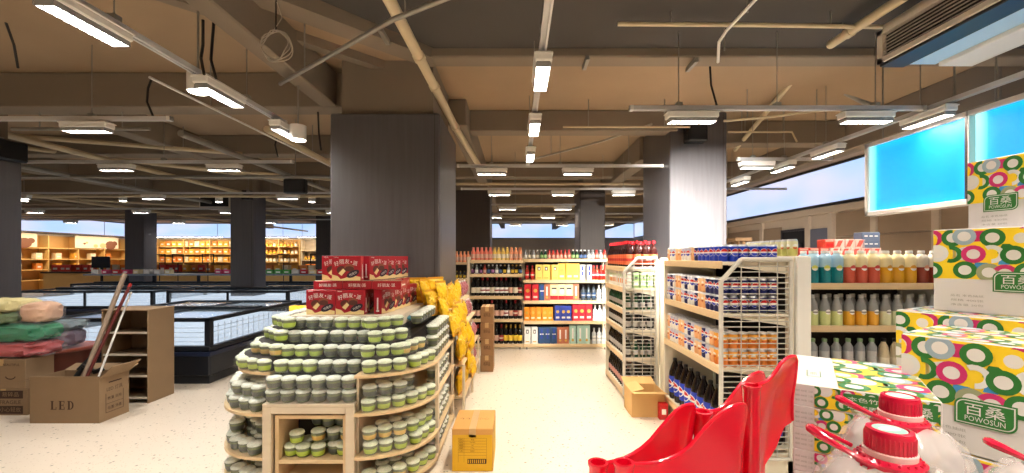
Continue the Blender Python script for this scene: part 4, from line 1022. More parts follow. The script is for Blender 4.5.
# packs round the two curved ends: four stepped layers above, two layers on each lower shelf
def arc_pack(side, r, deg, z, kind, lab, grp):
    cx = IX0 if side < 0 else IX1; a = math.radians(deg)
    PACK[kind].put((cx + side * r * math.sin(a), IY + IR - r * math.cos(a), z), side * a + RK.uniform(-.07, .07), lab, grp)
SN = {-1: 'left', 1: 'right'}
for side in (-1, 1):
    for k in range(4):
        r = (.385 if side > 0 else .325) - .085 * k + (.03 if side < 0 and k == 3 else 0)
        degs = (25, 69) if k < 2 else (38,) if k == 2 else (40,)
        for j, dg in enumerate(degs):
            arc_pack(side, r, dg, .76 + .0825 * k, RK.choice(('green', 'green', 'amber')), '%s jelly pack round the island\'s %s curve, upper tier layer %s' % (('front', 'rear')[j] if len(degs) > 1 else 'single', SN[side], ORD[k]), 'jelly packs on the curved upper tier')
    for z, tier in ((.52, 'middle shelf'), (.244, 'lower shelf'), (.06, 'bottom shelf')):
        for k in range(2):
            for j, dg in enumerate((24, 68)):
                if z < .1 and k == 1: continue
                if k == 1 and (side, tier, j) in ((1, 'middle shelf', 1), (-1, 'lower shelf', 0)): continue
                kind = RK.choice(('green', 'dark', 'green', 'amber') if side > 0 else ('green', 'dark', 'dark'))
                arc_pack(side, .385 - .02 * k, dg + RK.uniform(-2, 2), z + .0825 * k, kind, '%s jelly pack round the %s curve, %s layer of the %s' % (('front', 'rear')[j], SN[side], ORD[k], tier), 'jelly packs on the curved lower shelves')
            arc_pack(side, .26, 45, z + .0825 * k if z > .1 else z + .0825 * k, 'dark', 'inner jelly pack of the %s curve, %s layer of the %s' % (SN[side], ORD[k], tier), 'jelly packs on the curved lower shelves')
    # single cups standing at the edge of the curve
    if side > 0:
        for j, dg in enumerate((7, 84)):
            pass
# the straight sides: packs turned along the side
for side in (-1, 1):
    cx = IX0 if side < 0 else IX1
    for z, tier, nl in ((.06, 'bottom', 2), (.244, 'lower', 2), (.52, 'middle', 2), (.76, 'upper', 4)):
        for k in range(nl):
            for j, y in enumerate((3.33, 3.63)):
                x = cx + side * ((.39 if side > 0 or z < .7 else .315) - ((.0 if k < 3 else .12) if z > .7 and side > 0 else .06 * k if z > .7 else 0))
                PACK['dark'].put((x, y + RK.uniform(-.01, .01), z + .0825 * k), PI / 2, '%s jelly pack along the island\'s %s side, %s shelf layer %s' % (('nearer', 'farther')[j], SN[side], tier, ORD[k]), 'jelly packs along the island sides')
for k in range(2):
    for j, y in enumerate((3.36, 3.66)):
        PACK['dark'].put((IX1 + .2, y, 1.0075 + .0825 * k * 1), PI / 2, '%s jelly pack beside the red boxes at right, layer %s' % (('nearer', 'farther')[j], ORD[k]), 'jelly packs beside the red boxes') if k == 0 and False else None
# loose cups in the crate, upper bay then lower bay
spots = [(-.155, -.05, 0), (-.075, -.06, 0), (.02, -.055, 0), (.115, -.02, 0), (.18, -.04, 0), (-.1, .05, 0), (.0, .06, 0), (.1, .07, 0),
         (-.125, -.045, 1), (.0, -.01, 1), (.1, .0, 1), (.185, .0, 1), (-.03, .06, 2), (.05, .03, 2), (.13, .05, 2)]
for i, (dx, dy, l) in enumerate(spots):
    CUP[RK.choice(('green', 'green', 'amber', 'dark'))].put((-1.306 + dx, IY + .155 + dy, .215 + .0805 * l), RK.uniform(0, 6), 'loose jelly cup in the crate, %s from the left in its %s layer' % (ORD[i if l == 0 else i - 8 if l == 1 else i - 12], ORD[l]), 'loose jelly cups in the crate')

# ------------------------------------------------------------------ red chocolate pie boxes
M_pie = mat('pie_box_red', (164, 10, 34), .35); M_pied = mat('pie_box_dark', (110, 8, 24), .35); M_choc = mat('chocolate_brown', (88, 40, 28), .5); M_choc2 = mat('chocolate_sheen', (140, 72, 50), .5)
M_cake = mat('cake_cream', (236, 212, 150), .5); M_badge = mat('badge_purple', (44, 24, 44), .45)
BW, BH, BD_ = .215, .185, .062
def make_pie():
    t = thing('pie_box', 'red pie box', 'box')
    MB(M_pie).box((-BW / 2, 0, 0), (BW / 2, BD_, BH), .002).build('carton', t)
    o = (0, 0, BH / 2); X, Z = (1, 0, 0), (0, 0, 1)
    p = MB(M_cake); w, h = BW / 2 - .002, BH / 2 - .002
    p.flat([(-w, -h), (w, -h), (w, -h * .70)] + [(w * (1 - 2 * k / 10), -h * (.74 - .14 * math.sin(k / 10 * 2 * PI)) + (.022 if k > 7 else 0)) for k in range(1, 11)], o, X, Z, .0006)
    p.m(M_choc).flat(disc(.036, .03, 16, -.035, -.012), o, X, Z, .0010).m(M_choc2).flat(disc(.036, .026, 16, .022, .008), o, X, Z, .0012).m(M_choc).flat(disc(.034, .02, 16, .024, -.004), o, X, Z, .0014)
    p.m(M_cake).flat([(-.058, -.038), (-.034, -.055), (-.004, -.02), (-.022, -.002)], o, X, Z, .0018)
    p.m(M_choc2).flat([(-.06, -.034), (-.058, -.038), (-.022, -.002), (-.027, .004)], o, X, Z, .0018)
    p.m(M_badge).flat([(a * math.cos(.45) - b * math.sin(.45) + .05, a * math.sin(.45) + b * math.cos(.45) - .04) for a, b in disc(.05, .024, 18)], o, X, Z, .0020)
    p.build('front_print', t)
    l = MB(M_lwhite)
    for i, ch in enumerate('好丽友·派'):
        dx = (-.072, -.034, .006, .037, .066)[i]; s = .034 if ch != '·' else .009
        l.letters(ch, (dx, 0, BH / 2 + .052 - dx * dx * 3.2), (1, 0, -dx * 4), (dx * 4, 0, 1), s, None, .0012)
    l.letters('ORION', (-.075, 0, BH / 2 + .081), X, Z, .008, .034, .0012)
    l.letters('巧克力', (.05, 0, BH / 2 - .04), (.9, 0, .43), (-.43, 0, .9), .018, .06, .0026)
    # the narrow sides carry an upright strip, the top a line of lettering
    for s in (-1, 1):
        l.flat([(-.006, -.06), (.006, -.06), (.006, .03), (-.006, .03)], (s * BW / 2, BD_ / 2, BH / 2), (0, s, 0), (0, 0, 1), .0012)
        l.flat([(-.012, -.075), (.012, -.075), (.012, -.062), (-.012, -.062)], (s * BW / 2, BD_ / 2, BH / 2), (0, s, 0), (0, 0, 1), .0012)
    l.letters('好丽友·派', (0, BD_ / 2, BH), (1, 0, 0), (0, 1, 0), .026, .13, .0012)
    l.letters('好丽友·派', (0, BD_ / 2, 0), (1, 0, 0), (0, -1, 0), .026, .13, .0012)
    l.build('lettering', t)
    return Proto(t)
PIE = make_pie()
Z1 = 1.079
PG = 'red pie boxes on the island'
for j in range(2): PIE.put((-1.45 + j * .218, 3.19, Z1), 0, '%s red pie box standing at the front of the lower row' % ('left', 'right')[j], PG)
for j in range(2): PIE.put((-1.45 + j * .218, 3.256, Z1), 0, '%s red pie box standing behind the front lower row' % ('left', 'right')[j], PG)
for j in range(3): PIE.put((-1.19 + j * .064, 3.30, Z1), PI / 2, '%s red pie box from the left of those turned edge-on, lower row' % ORD[j], PG) if j < 2 else None
YAW = math.radians(78)
for j in range(4): PIE.put((-.985 + j * .014, 3.325 + j * .19, Z1), YAW, '%s red pie box back along the right side of the lower row' % ORD[j], PG)
for j in range(4): PIE.put((-1.11 + j * .01, 3.325 + j * .19 + .13, Z1), YAW, '%s red pie box back in the inner right side row' % ORD[j], PG) if j < 0 else None
for j in range(2):
    for q in range(2): PIE.put((-1.45 + j * .218, 3.42 + q * .2, Z1), 0, '%s red pie box %s in the hidden middle of the stack' % (('left', 'right')[j], ('nearer', 'farther')[q]), PG)
# flat layer lying on them (front print up)
Z2 = Z1 + BH + .002
def flatpie(x, y, rz, z, lab):
    # lying on its back: long narrow side to the front
    PIE.put((x, y, z + 0), (PI / 2 * 0, 0, rz), lab, PG)
for j in range(3):
    PIE.put((-1.40 + j * .218, 3.20, Z2 + BD_ + .001), (-PI / 2, 0, 0), '%s red pie box from the left lying flat in the middle layer, front' % ORD[j], PG)
for j in range(3):
    PIE.put((-.965 + j * .014, 3.52 + j * .218, Z2 + BD_ + .001), (-PI / 2, 0, PI / 2), '%s red pie box back lying flat along the right of the middle layer' % ORD[j], PG) if j < 2 else None
Z3 = Z2 + BD_ + .003
for j in range(2): PIE.put((-1.36 + j * .16, 3.25 - j * .012 + .012 * 0, Z3), 0, '%s red pie box standing at the front of the top row' % ('left, half hidden', 'right')[j], PG) if j == 0 else PIE.put((-1.255, 3.18 + .0, Z3), 0, 'red pie box standing foremost at the right of the top row', PG)
for j in range(4): PIE.put((-1.075 + j * .014, 3.27 + .11 + j * .155, Z3), math.radians(66), '%s red pie box back along the right side of the top row' % ORD[j], PG)
tag(MB(mat('teal_wrap', (36, 134, 160), .35)).lathe([(.0, .0), (.05, .005), (.062, .02), (.05, .038), (.02, .05), (0, .052)], 16).build('snack_packet', None, (-.79, 3.36, 1.012)), 'small teal wrapped packet beside the red pie boxes', 'packet')

# ------------------------------------------------------------------ crinkled snack bags
def make_bag(words, m, m2, w=.17, h=.23, seed=1, name='snack_bag'):
    R = random.Random(seed); t = thing(name, words, 'snack bag'); b = MB(m)
    n, k = 13, 16; fr_, bk = [], []
    for i in range(k):
        v = i / (k - 1); rf, rb = [], []
        for j in range(n):
            u = j / (n - 1); x = (u - .5) * w * (1 + .05 * math.cos(2 * PI * v)); z = v * h
            e = max(0, math.sin(PI * u)) ** .5 * max(0, math.sin(PI * min(1, max(0, (v - .07) / .86)))) ** .5
            d = .034 * e + R.uniform(-.011, .011) * (1 if e > .1 else .3) + .008 * math.sin(9 * u + 7 * v + seed) * e; rf.append((x, -d, z)); rb.append((x, d + .001, z))
        fr_.append(rf); bk.append(rb)
    F_ = [p for r in fr_ for p in r]; B_ = [p for r in bk for p in r]
    fs = [(i * n + j, i * n + j + 1, (i + 1) * n + j + 1, (i + 1) * n + j) for i in range(k - 1) for j in range(n - 1)]
    b.add(F_, fs, True); b.add(B_, [f[::-1] for f in fs], True); b.build('pouch', t)
    c = MB(m2); e = [(F_[j], B_[j]) for j in range(n)]
    for z0, z1 in ((-.004, .016), (h - .016, h + .004)): MB(m2).box((-w / 2, -.003, z0), (w / 2, .004, z1)).build('crimped_seal', t)
    return Proto(t)
M_yb = mat('yellow_foil', (228, 176, 18), .32, rgb2=(246, 204, 40), scale=14); M_yb2 = mat('yellow_foil_edge', (212, 150, 16), .4); M_mb = mat('maroon_foil', (128, 24, 48), .32, rgb2=(216, 150, 160), scale=16); M_wb = mat('white_foil', (228, 224, 220), .35)
YB_ = [make_bag('yellow crinkled snack bag', M_yb, M_yb2, seed=s) for s in (1, 2, 3)]
MBG = make_bag('maroon crinkled snack bag', M_mb, M_wb, .14, .2, 5); WBG = make_bag('white crinkled snack bag', M_wb, M_ink2, .13, .16, 8)
# side rack along the column carrying them
RX0, RX1 = -.70, -.50
rk = thing('side_rack', 'pale wooden side rack of yellow snack bags along the wide column', 'rack', (-.6, 4.05, 0))
tiers = ((1.02, -.70, -.66 + .06), (.80, -.70, -.53), (.5, -.70, -.49), (.2, -.70, -.48))
for z, xa, xb in tiers:
    MB(M_wood).box((xa, 4.03, z - .018), (xb, 5.6, z), .002).build('shelf', rk, world=True)
for y in (4.02, 4.8, 5.58):
    for x, z in ((-.49, .5), (-.695, 1.06)): MB(M_woodw).box((x - .012, y, 0), (x + .012, y + .03, z), .003).build('post', rk, world=True)
BL_ = 'yellow snack bags on the side rack'
RB = random.Random(11); cnt = 0
for ti, (z, xs, nm_) in enumerate(((1.021, (-.655,), 'top'), (.801, (-.585,), 'second'), (.501, (-.54,), 'third'), (.201, (-.54,), 'lowest'))):
    for i in range(8):
        y = 4.14 + i * .19
        p = YB_[RB.randrange(3)] if i < 5 else MBG
        if i == 7 and ti == 1: p = WBG
        p.put((xs[0] + RB.uniform(-.01, .01), y, z), (RB.uniform(-.1, .04), RB.uniform(-.08, .08), PI / 2 + RB.uniform(-.25, .25)), '%s bag back along the %s shelf of the side rack' % (ORD[i], nm_), BL_ if i < 5 else 'maroon snack bags at the far end of the side rack')
# a heap of yellow bags on the island's own rear corner, leaning on the column
for i, (x, y, z, a, b) in enumerate(((-.80, 3.93, 1.08, -.2, 1.3), (-.72, 3.86, .99, -.25, 1.0), (-.62, 3.90, .93, -.3, 1.5), (-.92, 4.02, 1.085, -.1, .4), (-.55, 3.95, .79, -.25, 1.4), (-.66, 3.97, 1.06, -.2, 1.2), (-.53, 4.06, .80, -.3, 1.6), (-.50, 4.2, .66, -.15, 1.5), (-.485, 4.45, .62, -.1, 1.6), (-.52, 4.3, .84, -.3, 1.4), (-.50, 4.03, .56, -.12, 1.5), (-.48, 4.7, .5, -.1, 1.5), (-.62, 4.1, 1.0, -.35, 1.2), (-.66, 4.3, 1.03, -.3, 1.5), (-.60, 4.5, .98, -.3, 1.4), (-.58, 4.2, .90, -.4, 1.7), (-.55, 4.4, .86, -.35, 1.5), (-.74, 4.02, 1.09, -.1, .8), (-.475, 4.4, .34, -.08, 1.6), (-.47, 4.75, .2, -.08, 1.5))):
    YB_[i % 3].put((x, y, z), (a, 0, b), '%s yellow bag of the heap where the island meets the wide column' % ORD[i], 'yellow bags heaped by the column')
for i, (x, y, z, a, b) in enumerate(((-1.74, 3.45, 1.01, -1.2, .4), (-1.72, 3.7, 1.01, -.9, .2))):
    YB_[i].put((x, y, z), (a, 0, b), '%s yellow bag tucked at the left of the red pie boxes' % ('nearer', 'farther')[i], 'yellow bags left of the pie boxes')
# cartons piled at the far end of the rack
def carton(name, lab, x0, x1, y0, y1, z0, h, m=M_card, rot=0, group=None, marks=None):
    cx, cy = (x0 + x1) / 2, (y0 + y1) / 2; t = thing(name, lab, 'carton', (cx, cy, z0), rot, group); a, b = (x1 - x0) / 2, (y1 - y0) / 2
    MB(m).box((-a, -b, 0), (a, b, h), .004).build('carton_body', t)
    MB(mat('packing_tape', (196, 160, 108), .3)).box((-.024, -b - .001, h - .06), (.024, b + .001, h + .001)).build('tape', t)
    if marks: marks(t, a, b, h)
    return t
for i in range(4):
    def mk(t, a, b, h):
        MB(M_ink).letters('易碎品', (0, -b, h * .5), (1, 0, 0), (0, 0, 1), .05, .09, .001).build('print', t)
    carton('carton', '%s brown carton up in the pile at the far end of the snack rack' % ORD[i], -.47 + .006 * (i % 2), -.30, 5.66, 5.98, .215 * i, .212, mat('kraft_brown', (148, 112, 74), .8, noise=.06, scale=9), group='cartons piled at the rack end', marks=mk)
# yellow printed carton on the floor before the display
def mk(t, a, b, h):
    o = (0, -b, h / 2)
    MB(mat('carton_yellow_print', (222, 172, 22), .6)).flat([(-a + .004, -h / 2 + .004), (a - .004, -h / 2 + .004), (a - .004, h * .36), (-a + .004, h * .36)], o, (1, 0, 0), (0, 0, 1), .001).flat([(-b + .004, -h / 2 + .004), (b - .004, -h / 2 + .004), (b - .004, h * .36), (-b + .004, h * .36)], (a, 0, h / 2), (0, 1, 0), (0, 0, 1), .001).build('yellow_print', t)
    p = MB(mat('carton_print_ink', (140, 92, 20), .7))
    for k in range(7): p.flat(R4(-.1, .085 - k * .02 - .0015, .1, .085 - k * .02), (0, -b, h / 2), (1, 0, 0), (0, 0, 1), .0016)
    for x in (-.1, -.06, .0985): p.flat(R4(x, -.085, x + .0015, .085), (0, -b, h / 2), (1, 0, 0), (0, 0, 1), .0016)
    for k, s in enumerate(('品名', '规格', '数量', '重量', '日期')): p.letters(s, (-.08, -b, h / 2 + .075 - k * .02), (1, 0, 0), (0, 0, 1), .012, None, .0018); p.letters(('食品', '24x100g', '24', '2.4kg', '2021')[k], (.0, -b, h / 2 + .075 - k * .02), (1, 0, 0), (0, 0, 1), .011, None, .0018)
    p.m(M_ink).flat(R4(-.035, -.095, .098, -.06), (0, -b, h / 2), (1, 0, 0), (0, 0, 1), .0018)
    p.m(mat('carton_yellow_print', (0, 0, 0)))
    for k in range(9): p.flat(R4(-.03 + k * .0138, -.09, -.024 + k * .0138, -.065), (0, -b, h / 2), (1, 0, 0), (0, 0, 1), .0022)
    p.m(mat('carton_print_ink', (0, 0, 0))).letters('↑↑', (-.07, 0, h), (1, 0, 0), (0, 1, 0), .04, None, .001).letters('小心', (.065, 0, h), (1, 0, 0), (0, 1, 0), .04, None, .001)
    p.build('print', t)
carton('carton', 'yellow printed brown carton on the floor before the jelly display', -.45, -.162, 3.02, 3.4, 0, .3, mat('warm_cardboard', (204, 150, 78), .75, noise=.05, scale=9), marks=mk)
# ================================================================== FREEZER ISLANDS
M_frz = mat('freezer_black', (26, 30, 38), .35, .1); M_frzb = mat('freezer_blue_skirt', (22, 34, 62), .4); M_glass = clear('freezer_glass', (200, 216, 226), .16, .04)
M_lid_g = clear('lid_glass', (150, 164, 172), .42, .05); M_lit = emit('freezer_lit_liner', (206, 222, 240), .62); M_liner = mat('freezer_liner', (214, 220, 226), .5)
def freezer(lab, x0, x1, y0, y1, nx, group='freezer islands'):
    t = thing('freezer_island', lab, 'freezer', ((x0 + x1) / 2, (y0 + y1) / 2, 0), 0, group)
    zb, zr, zt = .40, .455, .76
    MB(M_frz).box((x0 + .03, y0 + .03, 0), (x1 - .03, y1 - .03, .09)).build('plinth', t, world=True)
    MB(M_frz).box((x0, y0, .09), (x1, y1, zb), .02).build('base', t, world=True)
    MB(M_frzb).box((x0 - .008, y0 - .008, .33), (x1 + .008, y1 + .008, .385), .006).build('bumper', t, world=True)
    MB(M_frz).box((x0 - .015, y0 - .015, zb), (x1 + .015, y1 + .015, zr), .01).build('lower_rail', t, world=True)
    MB(M_lit).box((x0 + .05, y0 + .05, zr), (x1 - .05, y1 - .05, zt - .16)).build('lit_liner', t, world=True)  # liner glows by itself in place of lamps inside the freezer
    g = MB(M_glass).box((x0 + .005, y0 + .003, zr), (x1 - .005, y0 + .011, zt - .02)).box((x1 - .011, y0 + .01, zr), (x1 - .003, y1 - .01, zt - .02)).box((x0 + .003, y0 + .01, zr), (x0 + .011, y1 - .01, zt - .02))
    g.build('side_glass', t, world=True)
    for (px_, py_) in ((x0, y0), (x1 - .07, y0), (x0, y1 - .07), (x1 - .07, y1 - .07)):
        MB(M_frz).box((px_, py_, zr), (px_ + .07, py_ + .07, zt), .006).build('corner_post', t, world=True)
    for k in range(1, nx):
        x = x0 + (x1 - x0) * k / nx; MB(M_frz).box((x - .02, y0 + .0, zr), (x + .02, y0 + .03, zt)).build('divider_post', t, world=True)
    f = MB(M_frz)
    for a, b in (((x0, y0), (x1, y0 + .05)), ((x0, y1 - .05), (x1, y1)), ((x0, y0), (x0 + .06, y1)), ((x1 - .06, y0), (x1, y1))): f.box((a[0], a[1], zt - .02), (b[0], b[1], zt + .025), .006)
    f.build('top_frame', t, world=True)
    ym = (y0 + y1) / 2
    MB(M_frz).box((x0 + .05, ym - .06, zt - .02), (x1 - .05, ym + .06, zt + .05), .01).build('centre_rail', t, world=True)
    for k in range(nx):
        a, b = x0 + .06 + (x1 - x0 - .12) * k / nx, x0 + .06 + (x1 - x0 - .12) * (k + 1) / nx
        for (ya, yb) in ((y0 + .05, ym - .06), (ym + .06, y1 - .05)):
            l = MB(M_lid_g).box((a + .03, ya + .02, zt + .0), (b - .03, yb - .02, zt + .01)).build('sliding_lid', t, world=True)
            MB(M_frz).box((a, ya, zt - .01), (a + .03, yb, zt + .02)).box((b - .03, ya, zt - .01), (b, yb, zt + .02)).box((a + .03, ya, zt - .01), (b - .03, ya + .02, zt + .02)).box((a + .03, yb - .02, zt - .01), (b - .03, yb, zt + .02)).build('lid_frame', l, world=True)
    # fine wire basket printed behind the glass
    w = MB(M_liner)
    k = 0
    while y0 + .2 + k * .12 < y1 - .1: w.box((x1 - .045, y0 + .2 + k * .12, zr), (x1 - .04, y0 + .206 + k * .12, zt - .06)); k += 1
    for q in range(4): w.box((x1 - .046, y0 + .1, zr + .04 + q * .055), (x1 - .041, y1 - .1, zr + .045 + q * .055)).box((x0 + .1, y0 + .041, zr + .04 + q * .055), (x1 - .1, y0 + .046, zr + .045 + q * .055))
    w.build('basket_wires', t, world=True)
    return t
freezer('nearest black freezer island with lit glass sides, behind the empty cardboard shelf', -5.58, -3.63, 5.1, 7.3, 2)
freezer('second freezer island back, its lit glass side behind the jelly display', -7.62, -4.95, 9.36, 11.0, 2)
freezer('freezer island left of the second one, behind the bagged clothes', -10.9, -7.9, 9.36, 11.0, 2)
freezer('far freezer island beneath the long grey overhead shelf', -12.4, -5.1, 11.95, 13.6 - .3, 4)
# long overhead shelf over the far freezers
t = OS = thing('overhead_shelf', 'long grey shelf on posts over the far freezers', 'shelf', (-8.7, 12.4, .8))
M_grey = mat('grey_shelf_steel', (128, 136, 146), .4, .2)
MB(M_grey).box((-12.3, 12.2, 1.0), (-5.1, 12.75, 1.045), .008).build('deck', t, world=True)
for i, x in enumerate((-11.4, -10.6, -9.3, -7.9, -6.6, -5.5)):
    MB(M_frz).box((x - .03, 12.57, .81), (x + .03, 12.63, 1.0)).build('post', t, world=True)
# packs along it
packs = [('pink', (206, 70, 110)), ('white', (226, 220, 214)), ('green', (74, 160, 70)), ('red', (206, 44, 50)), ('cream', (226, 206, 160))]
PR = {}
for nme, c in packs:
    PR[nme] = make_box(nme + ' pack', .2, .12, .12, mat('frozen_%s' % nme, c, .5), lambda mb, w, d, h: [front(mb, M_lwhite, R4(-.06, .03, .06, .07), d)], 'pack', 'food_pack')
seqs = ['pink', 'pink', 'white', 'pink', 'white', 'white', 'green', 'green', 'green', 'white', 'red', 'cream', 'red', 'red']
for i, k in enumerate(seqs):
    PR[k].put((-8.55 + i * .245, 12.4, 1.046), RB.uniform(-.1, .1), '%s %s pack from the left on the right half of the overhead shelf' % (ORD[i], k), 'packs on the overhead shelf')
for i, k in enumerate(['white', 'pink', 'red', 'pink', 'cream', 'white', 'white', 'cream']):
    PR[k].put((-12.1 + i * .3, 12.4, 1.046), RB.uniform(-.2, .2), '%s pack from the left on the left half of the overhead shelf' % ORD[i], 'packs on the overhead shelf')
# ================================================================== FAR WALL SHELVING
M_cl = mat('far_shelf_wood', (222, 182, 112), .5, noise=.05, scale=4)
def wallshelf(lab, x0, x1, y, zs, top, side=None, m=M_cl, rot=False, backm=None, group='far wall shelves'):
    t = thing('wall_shelf', lab, 'shelf unit', (0, 0, 0), 0, group)
    L = x1 - x0
    if rot: t.location = (XL + .55, x0, 0); t.rotation_euler.z = -PI / 2 + PI
    else: t.location = (x0, y, 0)
    # local: x along the shelf, y depth away from the viewer
    MB(backm or m).box((0, .42, 0), (L, .45, top)).build('back_panel', t)
    n = max(1, round(L / 1.3))
    for k in range(n + 1):
        x = L * k / n; MB(m).box((x - .02, 0, 0), (x + .02, .42, top), .004).build('upright', t)
    for z in zs: MB(m).box((.02, .0, z - .035), (L - .02, .42, z), .004).build('shelf', t)
    return t
M_warmback = mat('warm_back_board', (196, 150, 88), .6, noise=.06)
WS1 = wallshelf('tall far shelves of yellow packages between the two left far columns', -19.2, -15.0, 23.0, (.4, .85, 1.3, 1.72, 2.12), 2.5, backm=M_warmback)
WS2 = wallshelf('far shelves of small jars left of the middle far column', -14.9, -9.6 - 2, 23.0, (.4, .85, 1.3, 1.72, 2.12), 2.5, backm=M_warmback)
WS3 = wallshelf('half empty pale shelves right of the middle far column', -13.4 + 1.9, -8.2, 23.0, (.4, .9, 1.4, 1.9), 2.45, m=mat('pale_far_shelf', (214, 196, 166), .5), backm=mat('pale_far_back', (186, 170, 150), .6))
M_fy = mat('far_pack_yellow', (232, 170, 64), .55, noise=.2, scale=9); M_fo = mat('far_pack_orange', (220, 130, 50), .55, noise=.2, scale=9); M_fr = mat('far_pack_red', (204, 60, 44), .55); M_fw = mat('far_pack_cream', (232, 216, 184), .55)
far = {k: make_box(k + ' far pack', .26, .2, .27, m, lambda mb, w, d, h: [front(mb, M_lwhite, R4(-.07, .08, .07, .15), d)], 'pack', 'food_pack') for k, m in (('yellow', M_fy), ('orange', M_fo), ('red', M_fr), ('cream', M_fw))}
FR = random.Random(5)
for zi, z in enumerate((.4, .85, 1.3, 1.72, 2.12)):
    for i in range(13):
        k = FR.choice(('yellow', 'yellow', 'orange', 'cream')) if not (i < 3 and zi < 2) else 'red'
        far[k].put((-19.0 + i * .31, 23.2, z + .001), FR.uniform(-.1, .1), '%s pack from the left, %s shelf up, on the tall far shelves' % (ORD[i], ORD[zi]), 'packages on the tall far shelves')
jar = make_bottle('far jar', [(.06, 0), (.065, .02), (.065, .14), (.045, .18), (.04, .2)], mat('far_jar', (206, 186, 150), .3), M_lwhite, (.03, .12), .0655, M_capb, (.19, .22), .045, name='jar', n=8)
jar2 = make_bottle('far amber jar', [(.06, 0), (.065, .02), (.065, .14), (.045, .18), (.04, .2)], mat('far_amber_jar', (190, 120, 40), .3), M_ly, (.03, .12), .0655, M_capg, (.19, .22), .045, name='jar', n=8)
for zi, z in enumerate((.85, 1.3, 1.72, 2.12)):
    for i in range(16):
        (jar if zi < 2 or FR.random() < .4 else jar2).put((-14.75 + i * .195, 23.12, z + .001), 0, '%s jar from the left, %s row up, on the far jar shelves' % (ORD[i], ORD[zi]), 'jars on the far shelves')
for zi, z in enumerate((.4, .9)):
    for i in range(8):
        far[FR.choice(('cream', 'orange'))].put((-11.2 + i * .36, 23.2, z + .001), 0, '%s pack from the left, %s shelf up, half empty far shelves' % (ORD[i], ORD[zi]), 'packs on the half empty far shelves')
for i in range(7): jar2.put((-11.3 + i * .2, 23.12, 1.4 + .001), 0, '%s amber jar from the left on the half empty far shelves' % ORD[i], 'jars on the half empty far shelves')
# shelves on the left wall with bread pictures above
WL = wallshelf('open yellow wood shelves along the left wall', 15.2, 23.0, 0, (.55, 1.0, 1.45, 1.95), 2.5, rot=True, backm=M_warmback)
M_bread = mat('picture_brown', (112, 66, 40), .6); M_bread2 = mat('picture_tan', (206, 160, 110), .6)
for i, (y0, y1) in enumerate(((16.2, 18.6), (20.2, 22.4))):
    t = thing('bread_picture', ('nearer', 'farther')[i] + ' cream picture of round loaves above the left wall shelves', 'picture', (XL + .57, (y0 + y1) / 2, 1.96))
    MB(mat('picture_cream', (220, 200, 172), .6)).box((XL + .56, y0, 1.97), (XL + .59, y1, 2.56), .004).build('board', t, world=True)
    p = MB(M_bread); L = y1 - y0
    for k, (u, v, r) in enumerate(((.8, .25, .22), (.62, .2, .13), (.9, .45, .12), (.45, .15, .09), (.2, .35, .05), (.25, .45, .05))):
        p.m(M_bread if k % 2 == 0 else M_bread2).flat(disc(r * 1.3, r, 14, L * (u - .5), (v - .5) * .5), (XL + .59, (y0 + y1) / 2, 2.265), (0, 1, 0), (0, 0, 1), .001 + .0004 * k)
    p.build('print', t, world=True)
for zi, z in enumerate((.55, 1.0, 1.45)):
    for i in range(9):
        if FR.random() < .75: far[FR.choice(('cream', 'yellow', 'cream', 'orange'))].put((XL + .36, 15.6 + i * .8, z + .001), PI / 2, '%s pack along the left wall shelves, %s shelf up' % (ORD[i], ORD[zi]), 'packs on the left wall shelves')
# low bread counter before it: wooden bins heaped with packets
t = thing('bin_counter', 'long yellow wooden bin counter before the left far column', 'counter', (-15.2, 17.2, 0))
MB(M_cl).box((-18.6, 16.9, 0), (-12.4, 17.5, .9), .01).build('front_board', t, world=True)
MB(mat('dark_counter_trim', (60, 46, 36), .5)).box((-18.65, 16.85, .9), (-12.35, 17.55, .96), .006).build('top_trim', t, world=True)
for i in range(20):
    k = ('cream', 'orange', 'red', 'yellow')[FR.randrange(4)]
    far[k].put((-18.4 + i * .31, 17.2 + FR.uniform(-.06, .06), .961), FR.uniform(-.3, .3), '%s pack from the left heaped on the long wooden bin counter' % ORD[i], 'packs on the bin counter')
t = thing('scale_monitor', 'dark monitor standing on the far wooden bin counter', 'monitor', (-16.9, 16.78, .96))
t.location = (-16.0, 16.6, .0)
MB(M_frz).box((-16.35, 16.55, 1.12), (-15.65, 16.6, 1.56), .01).build('screen', t, world=True)
MB(M_frz).box((-16.03, 16.58, 0), (-15.97, 16.64, 1.12)).box((-16.2, 16.5, 0), (-15.8, 16.75, .03)).build('stand', t, world=True)
for i, (x, y) in enumerate(((-14.5, 16.4), (-13.6, 16.4), (-12.9, 16.4), (-11.4, 15.9), (-8.6, 15.9), (-7.4, 15.9))):
    t = thing('card_stand', '%s empty dark card frame from the left over the far counters' % ORD[i], 'sign frame', (x, y, 0))
    f = MB(M_frz)
    for a, b in (((-.22, 1.3), (.22, 1.33)), ((-.22, 1.62), (.22, 1.65)), ((-.22, 1.3), (-.19, 1.65)), ((.19, 1.3), (.22, 1.65))): f.box((x + a[0], y, a[1]), (x + b[0], y + .02, b[1]))
    f.build('card_holder', t, world=True); MB(M_frz).box((x - .012, y, 0), (x + .012, y + .02, 1.3)).box((x - .15, y - .1, 0), (x + .15, y + .12, .02)).build('pole', t, world=True)
